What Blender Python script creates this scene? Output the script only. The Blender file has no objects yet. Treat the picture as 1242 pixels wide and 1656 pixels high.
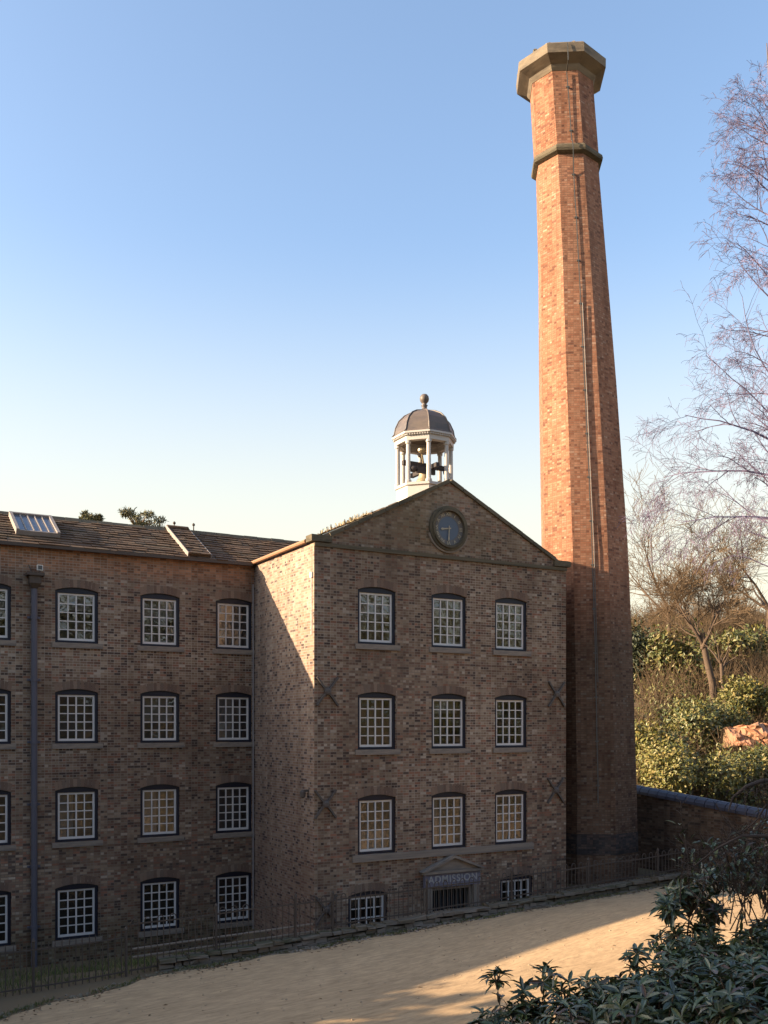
import bpy, math, random
from mathutils import Vector, Matrix
random.seed(7)
R = math.radians
sc = bpy.context.scene
col = sc.collection

# ------------------------------------------------------------------ camera, light, exposure
# world axes: X along the facades, Y away from the viewer into the buildings, Z up; eye level is Z = EYE
EYE = 6.0
CAMX, CAMY = -11.409, -24.550
UX, UY = 0.87374, 0.48639            # heading of X axis seen from the camera (right, forward)
cam = bpy.data.cameras.new('camera')
cam.lens = 33.63; cam.sensor_width = 36; cam.sensor_fit = 'AUTO'
cam.shift_y = 0.2095
cam.clip_end = 3000; cam.clip_start = 0.05
camo = bpy.data.objects.new('camera', cam); col.objects.link(camo)
camo.location = (CAMX, CAMY, EYE)
camo.rotation_euler = (R(90), 0, -math.atan2(UY, UX))
sc.camera = camo

SUN = Vector((-2.75, 1.0, 0.95)).normalized()      # direction towards the sun
w = bpy.data.worlds.new('World'); sc.world = w; w.use_nodes = True
nt = w.node_tree
bg = nt.nodes['Background']
sky = nt.nodes.new('ShaderNodeTexSky'); sky.sky_type = 'NISHITA'; sky.sun_disc = False
sky.sun_elevation = math.asin(SUN.z); sky.sun_rotation = math.atan2(SUN.x, SUN.y)
sky.air_density = 1.0; sky.dust_density = 2.6; sky.ozone_density = 1.5; sky.altitude = 100
tcn = nt.nodes.new('ShaderNodeTexCoord'); spn = nt.nodes.new('ShaderNodeSeparateXYZ'); nt.links.new(tcn.outputs['Generated'], spn.inputs[0])
mrn = nt.nodes.new('ShaderNodeMapRange'); mrn.interpolation_type = 'SMOOTHSTEP'; nt.links.new(spn.outputs[2], mrn.inputs[0])
mrn.inputs[1].default_value = 0.47; mrn.inputs[2].default_value = 0.10; mrn.inputs[3].default_value = 0.0; mrn.inputs[4].default_value = 0.96
mxn = nt.nodes.new('ShaderNodeMix'); mxn.data_type = 'RGBA'; nt.links.new(mrn.outputs[0], mxn.inputs[0])
nt.links.new(sky.outputs[0], mxn.inputs[6]); mxn.inputs[7].default_value = (2.85, 2.72, 2.12, 1)     # milky winter haze near the horizon
nt.links.new(mxn.outputs[2], bg.inputs[0]); bg.inputs[1].default_value = 0.13
sl = bpy.data.lights.new('sun', 'SUN'); sl.energy = 5.0; sl.angle = R(0.5); sl.color = (1.0, 0.77, 0.52)
so = bpy.data.objects.new('sun', sl); col.objects.link(so)
so.rotation_euler = (-SUN).to_track_quat('-Z', 'Y').to_euler()
so.location = (-40, 10, 40)
sc.view_settings.view_transform = 'Standard'; sc.view_settings.look = 'None'
sc.view_settings.gamma = 1; sc.view_settings.exposure = 1.55

def cw(px, py, d):
    """measured point of the place (photo pixel and distance in metres) -> world"""
    x = (px - 621) / 1547 * d + 1.9722; y = d - 27.0
    return Vector((x * UX + y * UY, -x * UY + y * UX, (1175 - py) / 1547 * d + EYE))
def camxy(X, Y):
    dx, dy = X - CAMX, Y - CAMY
    return dx * UX - dy * UY, dx * UY + dy * UX       # right, forward

# ------------------------------------------------------------------ node helpers
class NT:
    def __init__(s, name):
        s.m = bpy.data.materials.new(name); s.m.use_nodes = True
        s.t = s.m.node_tree; s.b = s.t.nodes['Principled BSDF']
    def n(s, typ, **kw):
        x = s.t.nodes.new(typ)
        for k, v in kw.items(): setattr(x, k, v)
        return x
    def put(s, sock, v):
        if hasattr(v, 'is_linked') or hasattr(v, 'links'): s.t.links.new(v, sock)
        else:
            if isinstance(v, tuple) and len(v) == 3 and sock.type == 'RGBA': v = v + (1,)
            sock.default_value = v
    def math(s, op, a, b=0.0, c=None):
        x = s.n('ShaderNodeMath', operation=op); s.put(x.inputs[0], a); s.put(x.inputs[1], b)
        if c is not None: s.put(x.inputs[2], c)
        return x.outputs[0]
    def mix(s, f, a, b, bt='MIX'):
        x = s.n('ShaderNodeMix', data_type='RGBA', blend_type=bt)
        s.put(x.inputs[0], f); s.put(x.inputs[6], a); s.put(x.inputs[7], b)
        return x.outputs[2]
    def noise(s, scale, detail=4, rough=0.6, vec=None, dist=0.0):
        x = s.n('ShaderNodeTexNoise'); x.inputs['Scale'].default_value = scale
        x.inputs['Detail'].default_value = detail; x.inputs['Roughness'].default_value = rough
        x.inputs['Distortion'].default_value = dist
        if vec is not None: s.put(x.inputs['Vector'], vec)
        return x.outputs[0]
    def ramp(s, f, stops, interp='LINEAR'):
        x = s.n('ShaderNodeValToRGB'); x.color_ramp.interpolation = interp
        e = x.color_ramp.elements
        while len(e) < len(stops): e.new(0.5)
        for k, (p, c) in enumerate(stops):
            e[k].position = p; e[k].color = tuple(c) + (1,) if len(c) == 3 else c
        s.put(x.inputs[0], f)
        return x.outputs[0]
    def step(s, v, lo, hi):
        x = s.n('ShaderNodeMapRange'); s.put(x.inputs[0], v)
        x.inputs[1].default_value = lo; x.inputs[2].default_value = hi
        return x.outputs[0]
    def pos(s): return s.n('ShaderNodeNewGeometry').outputs['Position']
    def sep(s, v):
        x = s.n('ShaderNodeSeparateXYZ'); s.put(x.inputs[0], v); return x.outputs
    def comb(s, a, b, c=0.0):
        x = s.n('ShaderNodeCombineXYZ'); s.put(x.inputs[0], a); s.put(x.inputs[1], b); s.put(x.inputs[2], c)
        return x.outputs[0]
    def bump(s, h, strength=0.5, dist=0.01):
        x = s.n('ShaderNodeBump'); x.inputs['Strength'].default_value = strength; x.inputs['Distance'].default_value = dist
        s.put(x.inputs['Height'], h); s.t.links.new(x.outputs[0], s.b.inputs['Normal'])
    def out(s, base=None, rough=None, metal=None, spec=None):
        if base is not None: s.put(s.b.inputs['Base Color'], base)
        if rough is not None: s.put(s.b.inputs['Roughness'], rough)
        if metal is not None: s.put(s.b.inputs['Metallic'], metal)
        if spec is not None: s.put(s.b.inputs['Specular IOR Level'], spec)
        return s.m

def brick(name, cols, mortar, bw=0.20, bh=0.078, joint=0.017, grime=0.45, top=None, algae=0.0, pale=None, low=None, k=1.0, lowc=(0.5, 0.55, 0.45), lowf=0.7):
    s = NT(name)
    uv = s.sep(s.n('ShaderNodeUVMap').outputs[0])
    wob = s.noise(1.3, 2, 0.5)
    v = s.math('ADD', uv[1], s.math('MULTIPLY', s.math('SUBTRACT', wob, 0.5), 0.05))
    v = s.math('DIVIDE', v, bh)
    row = s.math('FLOOR', v); fy = s.math('FRACT', v)
    odd = s.math('MODULO', row, 2.0)
    # header / stretcher courses
    hd = s.math('LESS_THAN', s.math('MODULO', s.math('ADD', row, 400.0), 2.0), 0.5)
    width = s.math('SUBTRACT', bw, s.math('MULTIPLY', hd, bw * 0.5))
    uu = s.math('ADD', s.math('DIVIDE', uv[0], width), s.math('MULTIPLY', odd, 0.5))
    colm = s.math('FLOOR', uu); fx = s.math('FRACT', uu)
    wn = s.n('ShaderNodeTexWhiteNoise', noise_dimensions='2D'); s.put(wn.inputs['Vector'], s.comb(colm, row))
    r1 = wn.outputs['Value']; r2 = s.sep(wn.outputs['Color'])[1]
    c = s.ramp(r1, cols, 'CONSTANT')
    c = s.mix(1.0, c, s.comb(*[s.math('ADD', 0.66, s.math('ADD', s.math('MULTIPLY', r2, 0.30), s.math('MULTIPLY', s.noise(14, 3, 0.7), 0.40)))] * 3), 'MULTIPLY')
    P = s.pos(); z = s.sep(P)[2]
    if pale:      # paler, more weathered patches
        pf = s.step(s.noise(0.55, 5, 0.65), 0.48, 0.62)
        c = s.mix(s.math('MULTIPLY', pf, 0.55), c, pale)
    if top:       # newer, redder brickwork above a height
        zz = s.math('ADD', z, s.math('MULTIPLY', s.noise(1.2, 3), 0.8))
        tf = s.step(zz, top[0], top[0] + 0.35)
        ct = s.mix(1.0, top[1], s.comb(*[s.math('ADD', 0.6, s.math('MULTIPLY', r2, 0.8))] * 3), 'MULTIPLY')
        c = s.mix(s.math('MULTIPLY', tf, 0.75), c, ct)
    # joints
    jy = s.math('LESS_THAN', fy, joint / bh)
    jx = s.math('LESS_THAN', fx, s.math('DIVIDE', joint * 0.8, width))
    j = s.math('MAXIMUM', jx, jy)
    mo = s.mix(s.step(s.noise(2.2, 4), 0.35, 0.65), mortar[0], mortar[1])
    c = s.mix(s.math('MULTIPLY', j, s.math('ADD', 0.35, s.math('MULTIPLY', s.noise(7, 3), 0.9))), c, mo)
    # weathering
    g1 = s.step(s.noise(0.9, 6, 0.7, dist=0.6), 0.42, 0.62)
    g2 = s.step(s.noise(3.4, 5, 0.7, dist=0.5), 0.44, 0.62)
    c = s.mix(s.math('MULTIPLY', g1, grime), c, s.mix(1.0, c, (0.42, 0.40, 0.40), 'MULTIPLY'))
    c = s.mix(s.math('MULTIPLY', g2, grime * 0.9), c, s.mix(1.0, c, (0.5, 0.45, 0.42), 'MULTIPLY'))
    st_ = s.n('ShaderNodeTexNoise'); st_.inputs['Scale'].default_value = 1.0; st_.inputs['Detail'].default_value = 5; s.put(st_.inputs['Vector'], s.comb(s.math('MULTIPLY', uv[0], 2.4), s.math('MULTIPLY', uv[1], 0.30)))
    c = s.mix(s.math('MULTIPLY', s.step(st_.outputs[0], 0.50, 0.68), 0.45), c, s.mix(1.0, c, (0.5, 0.46, 0.44), 'MULTIPLY'))
    if algae:
        af = s.math('MULTIPLY', s.step(z, EYE + 4.9, EYE + 5.9), s.step(s.noise(1.7, 4), 0.35, 0.6))
        c = s.mix(s.math('MULTIPLY', af, algae), c, (0.16, 0.13, 0.055))
    if low:  # lower part darkened; side wall and chimney carry painted shade in this tint
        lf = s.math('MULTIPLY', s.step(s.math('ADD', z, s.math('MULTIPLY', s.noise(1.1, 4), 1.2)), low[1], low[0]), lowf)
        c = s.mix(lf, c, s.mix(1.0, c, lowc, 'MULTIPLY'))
    if k != 1.0: c = s.mix(1.0, c, (k, k*0.99, k*0.96), 'MULTIPLY')
    h = s.math('ADD', s.math('MULTIPLY', s.math('SUBTRACT', 1.0, j), 0.7), s.math('MULTIPLY', r1, 0.5))
    h = s.math('ADD', h, s.math('MULTIPLY', s.noise(22, 3), 0.5))
    s.bump(h, 0.9, 0.012)
    return s.out(c, 0.9, spec=0.2)

OLD = [(0, (.35, .25, .175)), (.18, (.25, .165, .115)), (.36, (.30, .205, .145)), (.5, (.21, .125, .09)), (.64, (.40, .30, .22)),
       (.74, (.33, .165, .11)), (.84, (.115, .08, .066)), (.955, (.48, .39, .31))]
RED = [(0, (.51, .245, .15)), (.25, (.46, .205, .12)), (.45, (.55, .28, .175)), (.6, (.40, .17, .10)), (.74, (.52, .255, .155)),
       (.88, (.27, .12, .08)), (.95, (.60, .36, .25))]
M = {}
M['brick_wing'] = brick('old_wing_brick', OLD, ((.60, .52, .43), (.20, .16, .13)), top=(EYE + 4.75, (.42, .20, .11)), low=(0.2, 1.4), pale=(.36, .29, .24), k=0.86)
M['brick_gable'] = brick('old_gable_brick', OLD, ((.56, .47, .38), (.18, .14, .11)), algae=0.55, pale=(.36, .25, .19), k=0.86)
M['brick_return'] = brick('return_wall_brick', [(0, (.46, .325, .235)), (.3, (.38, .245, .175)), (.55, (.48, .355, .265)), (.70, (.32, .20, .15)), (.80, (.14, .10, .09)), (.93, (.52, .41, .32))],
                          ((.52, .46, .43), (.42, .36, .33)), grime=0.35, pale=(.46, .38, .32), k=0.74, low=(2.0, 9.0), lowc=(.66, .64, .66), lowf=1.0)  # shaded lower wall made darker in the brick colour itself
M['brick_red'] = brick('chimney_brick', RED, ((.42, .25, .17), (.26, .13, .085)), grime=0.32, pale=(.52, .33, .24), low=(9.2, 12.6), k=0.70, lowc=(.32, .46, .54), lowf=0.92)  # below roof height: darker old bricks, with the cast shade added to their colour
M['brick_dark'] = brick('sooty_brick', [(0, (.045, .04, .04)), (.5, (.07, .055, .05)), (.8, (.10, .07, .06))], ((.07, .06, .055), (.04, .035, .03)))
M['brick_rough'] = brick('boundary_brick', [(0, (.30, .20, .14)), (.3, (.22, .13, .09)), (.55, (.36, .25, .18)), (.75, (.14, .10, .08)), (.9, (.42, .32, .25))],
                         ((.40, .33, .27), (.18, .14, .12)), bw=0.28, bh=0.09, joint=0.022, grime=0.8, low=(0, 2.0), k=0.40)

def plain(name, c, rough=0.7, var=0.25, sc_=6, spec=0.3, metal=0.0, bump=0.0, c2=None):
    s = NT(name)
    f = s.noise(sc_, 5, 0.65)
    k = s.math('ADD', 1 - var, s.math('MULTIPLY', f, 2 * var))
    b = s.mix(1.0, c, s.comb(k, k, k), 'MULTIPLY')
    if c2: b = s.mix(s.step(s.noise(sc_ * 0.37, 5, 0.7), 0.45, 0.62), b, c2)
    if bump: s.bump(s.noise(sc_ * 3, 5), bump, 0.02)
    return s.out(b, rough, metal, spec)
M['stone'] = plain('sandstone', (.25, .205, .165), 0.85, 0.3, 5, 0.2, bump=0.3, c2=(.17, .145, .125))
M['stone_cap'] = plain('pale_sandstone', (.22, .175, .125), 0.85, 0.35, 3, 0.2, bump=0.5, c2=(.11, .09, .07))
M['stone_dark'] = plain('dark_mossy_stone', (.13, .105, .07), 0.9, 0.4, 6, 0.2, bump=0.5, c2=(.075, .065, .045))
M['rubble'] = plain('rubble_stone', (.22, .18, .145), 0.9, 0.5, 7, 0.2, bump=0.8, c2=(.12, .11, .07))
M['rubble_moss'] = plain('mossy_coping_stone', (.20, .165, .13), 0.95, 0.5, 8, 0.1, bump=0.9, c2=(.07, .07, .035))
M['navy'] = plain('navy_paint', (.006, .008, .020), 0.5, 0.2, 8, 0.4)
M['white'] = plain('white_paint', (.60, .565, .54), 0.55, 0.10, 7, 0.4)
M['white_old'] = plain('weathered_white_paint', (.46, .43, .40), 0.6, 0.15, 5, 0.3)
M['lead'] = plain('grey_lead', (.13, .10, .08), 0.5, 0.25, 5, 0.4, c2=(.085, .07, .065))
M['lead_pale'] = plain('weathered_pale_lead', (.27, .235, .21), 0.7, 0.3, 5, 0.3)
M['iron'] = plain('rusty_iron', (.085, .065, .052), 0.7, 0.35, 9, 0.3)
M['pipe'] = plain('grey_blue_pipe_paint', (.095, .092, .115), 0.6, 0.2, 4, 0.35)
M['tie'] = plain('dark_cast_iron', (.085, .07, .062), 0.6, 0.3, 12, 0.4)
M['coping'] = plain('blue_glazed_coping', (.04, .043, .066), 0.55, 0.35, 5, 0.4)
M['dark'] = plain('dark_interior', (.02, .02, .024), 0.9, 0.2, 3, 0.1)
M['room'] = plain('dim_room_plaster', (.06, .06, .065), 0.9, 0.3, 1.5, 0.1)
M['blind'] = plain('window_blind', (.17, .16, .155), 0.9, 0.25, 2.0, 0.1)
M['blue_dial'] = plain('blue_clock_paint', (.085, .11, .15), 0.5, 0.15, 9, 0.4)
M['dial_ring'] = plain('faded_dial_paint', (.15, .135, .125), 0.6, 0.2, 14, 0.3)
M['gilt'] = plain('gilt_paint', (.36, .30, .21), 0.5, 0.15, 9, 0.5)
M['bronze'] = plain('bell_bronze', (.42, .33, .2), 0.45, 0.2, 7, 0.5, metal=0.5)
M['timber'] = plain('dark_timber', (.05, .042, .04), 0.7, 0.3, 9, 0.2)
M['sign'] = plain('grey_blue_sign_paint', (.16, .15, .19), 0.6, 0.15, 8, 0.3)
M['letter'] = plain('white_letter_paint', (.34, .325, .32), 0.6, 0.1, 8, 0.3)
M['steel'] = plain('grey_steel_strip', (.085, .085, .08), 0.5, 0.25, 8, 0.4)
M['bark'] = plain('brown_bark', (.17, .115, .075), 0.9, 0.35, 8, 0.2, bump=0.6)
M['bark_sun'] = plain('pale_bark', (.10, .07, .05), 0.9, 0.3, 6, 0.2, bump=0.6)
M['bark_dark'] = plain('dark_bark', (.075, .052, .04), 0.9, 0.35, 8, 0.2)
M['twig'] = plain('purple_brown_twigs', (.17, .135, .20), 0.8, 0.3, 3, 0.3)
M['twig_tan'] = plain('tan_twigs', (.125, .085, .05), 0.85, 0.4, 0.9, 0.2)
M['rock'] = plain('red_sandstone_rock', (.40, .19, .115), 0.9, 0.3, 2.2, 0.2, bump=0.8, c2=(.16, .13, .075))
M['chips'] = plain('sandy_chips', (.36, .27, .18), 0.95, 0.4, 9, 0.1)
M['lens'] = plain('pale_plastic', (.7, .68, .62), 0.4, 0.05, 8, 0.5)

def leafmat(name, stops, rough=0.45, spec=0.5, trans=0.0):
    s = NT(name)
    g = s.n('ShaderNodeNewGeometry')
    c = s.ramp(g.outputs['Random Per Island'], stops)
    k = s.math('ADD', 0.7, s.math('MULTIPLY', s.noise(1.4, 4), 0.6))
    c = s.mix(1.0, c, s.comb(k, k, k), 'MULTIPLY')
    if trans: s.b.inputs['Subsurface Weight'].default_value = 0.0
    return s.out(c, rough, spec=spec)
M['rhodo'] = leafmat('rhododendron_leaf', [(0, (.014, .026, .010)), (.25, (.05, .07, .022)), (.55, (.085, .105, .032)), (.80, (.06, .07, .026)), (.88, (.11, .09, .03)), (.94, (.09, .052, .03)), (1, (.15, .085, .055))], 0.33, 0.7)
M['leaf_lime'] = leafmat('sunlit_laurel_leaf', [(0, (.085, .092, .02)), (.5, (.165, .155, .034)), (1, (.25, .19, .065))], 0.5)
M['leaf_mid'] = leafmat('mid_green_leaf', [(0, (.05, .07, .02)), (.5, (.11, .115, .03)), (1, (.20, .16, .05))], 0.5)
M['leaf_pine'] = leafmat('pine_needles', [(0, (.06, .065, .02)), (.5, (.10, .10, .03)), (1, (.16, .12, .05))], 0.6)
M['leaf_dark'] = leafmat('dark_evergreen_leaf', [(0, (.02, .03, .012)), (1, (.05, .055, .02))], 0.6)
M['grass'] = leafmat('grass_blade', [(0, (.06, .085, .025)), (.6, (.11, .12, .04)), (1, (.22, .18, .08))], 0.7, 0.2)
M['litter'] = leafmat('fallen_leaf', [(0, (.10, .06, .03)), (.6, (.18, .11, .06)), (1, (.07, .05, .035))], 0.8, 0.2)
M['weed'] = leafmat('dry_weed', [(0, (.25, .2, .1)), (1, (.45, .36, .22))], 0.8, 0.2)

def slate():
    s = NT('stone_slate')
    g = s.n('ShaderNodeNewGeometry')
    c = s.ramp(g.outputs['Random Per Island'], [(0, (.08, .048, .03)), (.4, (.115, .07, .042)), (.7, (.15, .095, .058)), (.9, (.075, .055, .04)), (1, (.20, .135, .085))])
    f = s.step(s.noise(7, 5, 0.7), 0.5, 0.7)
    c = s.mix(s.math('MULTIPLY', f, 0.6), c, (.10, .09, .05))
    s.bump(s.noise(30, 4), 0.5, 0.01)
    return s.out(c, 0.85, spec=0.25)
M['slate'] = slate()

def ground():
    s = NT('bank_soil_and_grass')
    f = s.step(s.noise(0.5, 6, 0.7), 0.40, 0.62)
    c = s.mix(f, (.16, .115, .075), (.10, .105, .04))
    k = s.math('ADD', 0.5, s.noise(5, 6, 0.75))
    c = s.mix(1.0, c, s.comb(k, k, k), 'MULTIPLY')
    s.bump(s.noise(6, 6, 0.7), 0.9, 0.08)
    return s.out(c, 0.95, spec=0.1)
M['ground'] = ground()
def gravel():
    s = NT('sandy_gravel')
    a = s.noise(0.7, 5, 0.65); b = s.noise(22, 6, 0.8); d = s.noise(95, 3, 0.7)
    c = s.mix(s.step(a, 0.35, 0.65), (.355, .245, .14), (.44, .315, .19))
    k = s.math('ADD', 0.84, s.math('MULTIPLY', b, 0.32))
    c = s.mix(1.0, c, s.comb(k, k, k), 'MULTIPLY')
    k2 = s.math('ADD', 0.4, s.math('MULTIPLY', d, 1.2))
    c = s.mix(1.0, c, s.comb(k2, k2, k2), 'MULTIPLY')
    sp = s.step(s.noise(1.6, 9, 0.85), 0.56, 0.68)       # leaf litter and damp stains
    c = s.mix(s.math('MULTIPLY', sp, 0.28), c, (.20, .14, .09))
    k3 = s.math('ADD', 0.80, s.math('MULTIPLY', s.noise(4.5, 9, 0.8), 0.40)); c = s.mix(1.0, c, s.comb(k3, k3, k3), 'MULTIPLY')
    s.bump(s.math('ADD', s.noise(7, 7, 0.7), s.math('MULTIPLY', d, 0.15)), 0.30, 0.02)
    return s.out(c, 0.95, spec=0.15)
M['gravel'] = gravel()
def glass():
    s = NT('old_window_glass')
    tr = s.n('ShaderNodeBsdfTransparent'); tr.inputs[0].default_value = (.72, .76, .78, 1)
    gl = s.n('ShaderNodeBsdfGlossy'); gl.inputs['Roughness'].default_value = 0.02; gl.inputs[0].default_value = (.9, .92, .95, 1)
    bp = s.n('ShaderNodeBump'); bp.inputs['Strength'].default_value = 0.5; bp.inputs['Distance'].default_value = 0.03
    s.put(bp.inputs['Height'], s.noise(4.5, 2)); s.t.links.new(bp.outputs[0], gl.inputs['Normal'])
    lw = s.n('ShaderNodeLayerWeight'); lw.inputs['Blend'].default_value = 0.35
    f = s.math('ADD', 0.10, s.math('MULTIPLY', lw.outputs['Fresnel'], 0.45))
    mx = s.n('ShaderNodeMixShader'); s.put(mx.inputs[0], f)
    s.t.links.new(tr.outputs[0], mx.inputs[1]); s.t.links.new(gl.outputs[0], mx.inputs[2])
    s.t.links.new(mx.outputs[0], s.t.nodes['Material Output'].inputs['Surface'])
    return s.m
M['glass'] = glass()
M['roof_glass'] = plain('dusty_skylight_glass', (.10, .11, .14), 0.25, 0.2, 6, 0.5)

# ------------------------------------------------------------------ mesh helpers
ORG = {}
def tag(o, label=None, cat=None, group=None, kind=None):
    if label: o['label'] = label
    if cat: o['category'] = cat
    if group: o['group'] = group
    if kind: o['kind'] = kind
    return o
def empty(name, loc, label, cat, group=None):
    o = bpy.data.objects.new(name, None); col.objects.link(o)
    o.location = loc; ORG[o.name] = Vector(loc); o.empty_display_size = 0.2
    return tag(o, label, cat, group)
class MB:
    def __init__(s): s.v = []; s.f = []; s.uv = {}
    def add(s, vs, fs):
        k = len(s.v); s.v.extend([tuple(p) for p in vs]); s.f.extend([tuple(i + k for i in f) for f in fs])
    def poly(s, vs): s.add(vs, [tuple(range(len(vs)))])
    def box(s, x0, x1, y0, y1, z0, z1):
        s.add([(x0,y0,z0),(x1,y0,z0),(x1,y1,z0),(x0,y1,z0),(x0,y0,z1),(x1,y0,z1),(x1,y1,z1),(x0,y1,z1)],
              [(0,3,2,1),(4,5,6,7),(0,1,5,4),(1,2,6,5),(2,3,7,6),(3,0,4,7)])
    def prism(s, pts, d):
        """closed polygon pts extruded by vector d"""
        n = len(pts); a = [Vector(p) for p in pts]; b = [p + Vector(d) for p in a]
        s.add(a + b, [tuple(range(n))[::-1], tuple(range(n, 2*n))] + [(i, (i+1) % n, n + (i+1) % n, n + i) for i in range(n)])
    def bar(s, a, b, w, h=None, up=(0, 0, 1)):
        h = h or w
        a = Vector(a); b = Vector(b); d = (b - a).normalized(); u = Vector(up)
        x = d.cross(u)
        if x.length < 1e-4: x = d.cross(Vector((0, 1, 0)))
        x.normalize(); y = x.cross(d)
        q = [x*w/2 + y*h/2, -x*w/2 + y*h/2, -x*w/2 - y*h/2, x*w/2 - y*h/2]
        s.add([a + t for t in q] + [b + t for t in q], [(0,1,2,3),(7,6,5,4),(0,4,5,1),(1,5,6,2),(2,6,7,3),(3,7,4,0)])
    def tube(s, pts, rad, n=6, cap=False):
        pts = [Vector(p) for p in pts]; k = len(s.v); prev = None
        for i, p in enumerate(pts):
            d = (pts[min(i+1, len(pts)-1)] - pts[max(i-1, 0)])
            if d.length < 1e-9: d = Vector((0, 0, 1))
            d.normalize()
            if prev is None:
                x = d.orthogonal().normalized()
            else:
                x = prev - d * prev.dot(d)
                x = x.normalized() if x.length > 1e-6 else d.orthogonal().normalized()
            prev = x; y = d.cross(x); r = rad[i] if hasattr(rad, '__len__') else rad
            for j in range(n):
                a = 2 * math.pi * j / n
                s.v.append(tuple(p + x * (r * math.cos(a)) + y * (r * math.sin(a))))
        for i in range(len(pts) - 1):
            for j in range(n):
                s.f.append((k+i*n+j, k+i*n+(j+1) % n, k+(i+1)*n+(j+1) % n, k+(i+1)*n+j))
        if cap:
            s.f.append(tuple(k + j for j in range(n))[::-1]); e = k + (len(pts)-1)*n
            s.f.append(tuple(e + j for j in range(n)))
    def lathe(s, prof, c=(0, 0, 0), n=24, rot=0.0, shear=(0, 0), cap=True):
        """prof: (radius, z); shear = x,y drift per metre of z"""
        k = len(s.v)
        for r, z in prof:
            for j in range(n):
                a = rot + 2 * math.pi * j / n
                s.v.append((c[0] + r*math.cos(a) + shear[0]*z, c[1] + r*math.sin(a) + shear[1]*z, c[2] + z))
        for i in range(len(prof) - 1):
            for j in range(n): s.f.append((k+i*n+j, k+i*n+(j+1) % n, k+(i+1)*n+(j+1) % n, k+(i+1)*n+j))
        if cap:
            s.f.append(tuple(k + j for j in range(n))[::-1]); e = k + (len(prof)-1)*n
            s.f.append(tuple(e + j for j in range(n)))
    def build(s, name, mat, parent=None, smooth=False, uv=False):
        me = bpy.data.meshes.new(name)
        org = ORG[parent.name] if parent is not None else Vector((0, 0, 0))
        me.from_pydata([(p[0]-org.x, p[1]-org.y, p[2]-org.z) for p in s.v], [], s.f)
        if mat: me.materials.append(mat)
        if uv:
            lay = me.uv_layers.new(name='UVMap')
            for p in me.polygons:
                n = p.normal
                if abs(n.z) > 0.85: tx, ty = Vector((1, 0, 0)), Vector((0, 1, 0))
                else:
                    tx = Vector((-n.y, n.x, 0)).normalized(); ty = Vector((0, 0, 1))
                for li, vi in zip(p.loop_indices, p.vertices):
                    q = Vector(s.v[vi]); lay.data[li].uv = (q.dot(tx) + 50, q.dot(ty) + 20)
        if smooth:
            for p in me.polygons: p.use_smooth = True
        o = bpy.data.objects.new(name, me); col.objects.link(o)
        if parent is not None: o.parent = parent
        ORG[o.name] = org
        return o

# ------------------------------------------------------------------ the ground
def sstep(a, b, x):
    t = max(0.0, min(1.0, (x - a) / (b - a))); return t * t * (3 - 2 * t)
def lerp(a, b, t): return a + (b - a) * t
def zbase(x): return EYE - 5.82 + 0.045 * max(-14.0, min(16.0, x))
def hnoise(x, y): return math.sin(x*1.7 + 1.3*math.sin(y*1.1)) * math.cos(y*1.3 + 0.7*math.sin(x*0.9))
def pathz(x, y):
    return zbase(x) + lerp(0.045, 0.15, sstep(-2, 8.5, x)) * max(0.0, min(6.5, -1.5 - y)) + 0.004 * hnoise(x*.6, y*.6)
HILL = ((33, -5.3), (36.5, -5.2), (40, -3.8), (44, -2.9), (49, -1.8), (56, 0.9), (64, 3.3), (72, 5.6), (85, 8.8), (110, 11.5), (200, 14), (1600, 20))
def H(x, y):
    r, d = camxy(x, y)
    z = pathz(x, y)
    bk = sstep(-11.0, -22.0, y)                                   # bank up to where the viewer stands
    z = lerp(z, EYE - 1.72, bk)
    rt = sstep(13, 34, x) * sstep(-5, -18, y)                      # right-hand bank
    z = lerp(z, EYE - 2.0, rt)
    if y < -26: z += 0.22 * min(60, -26 - y)
    # hollow between railing and left wing, and area in front of the basement
    if y > -1.2:
        lf = sstep(0.4, -0.8, x)
        z = lerp(z, lerp(z, EYE - 6.95, sstep(-1.2, 4.4, y)), lf)
        pit = sstep(-0.3, 0.3, x) * sstep(9.7, 9.2, x) * sstep(-1.0, -0.75, y)
        z = lerp(z, EYE - 6.9, pit)
    # valley side behind
    if d > 33:
        hz = HILL[-1][1]
        for (d0, z0), (d1, z1) in zip(HILL[:-1], HILL[1:]):
            if d <= d1: hz = lerp(z0, z1, (d - d0) / (d1 - d0)); break
        hz += 0.35*hnoise(x*0.35, y*0.35)*sstep(38, 46, d)
        z = lerp(z, EYE + hz, sstep(33, 38, d) * sstep(-30, -6, y))
    return z
def axis(lo, hi, fine, a, b, coarse):
    out = []; x = lo
    while x < hi:
        out.append(x); x += fine if a <= x < b else (coarse if (a - 25 <= x < b + 40) else coarse * 8)
    out.append(hi); return out
def sheet(xs, ys, fn, off=0.0, keep=None):
    m = MB(); nx, ny = len(xs), len(ys)
    m.v = [(x, y, fn(x, y) + off) for y in ys for x in xs]
    for j in range(ny - 1):
        for i in range(nx - 1):
            if keep is None or keep((xs[i]+xs[i+1])/2, (ys[j]+ys[j+1])/2):
                m.f.append((j*nx+i, j*nx+i+1, (j+1)*nx+i+1, (j+1)*nx+i))
    return m
xs = axis(-900, 900, 0.5, -16, 20, 2.5); ys = axis(-700, 1500, 0.4, -22, 6, 2.5)
tag(sheet(xs, ys, H).build('ground', M['ground'], None, True), kind='structure')
def path_edge(x):      # near edge of the verge at the railing foot
    return -1.55 - 0.9 * sstep(-4.6, -7.5, x) - 1.3 * sstep(-7.2, -10.5, x) + 0.12 * math.sin(x*2.3) + 0.07 * math.sin(x*5.9 + 1)
m = MB(); xx = [-16 + 0.2*i for i in range(0, 271)]
rows = 46
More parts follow.
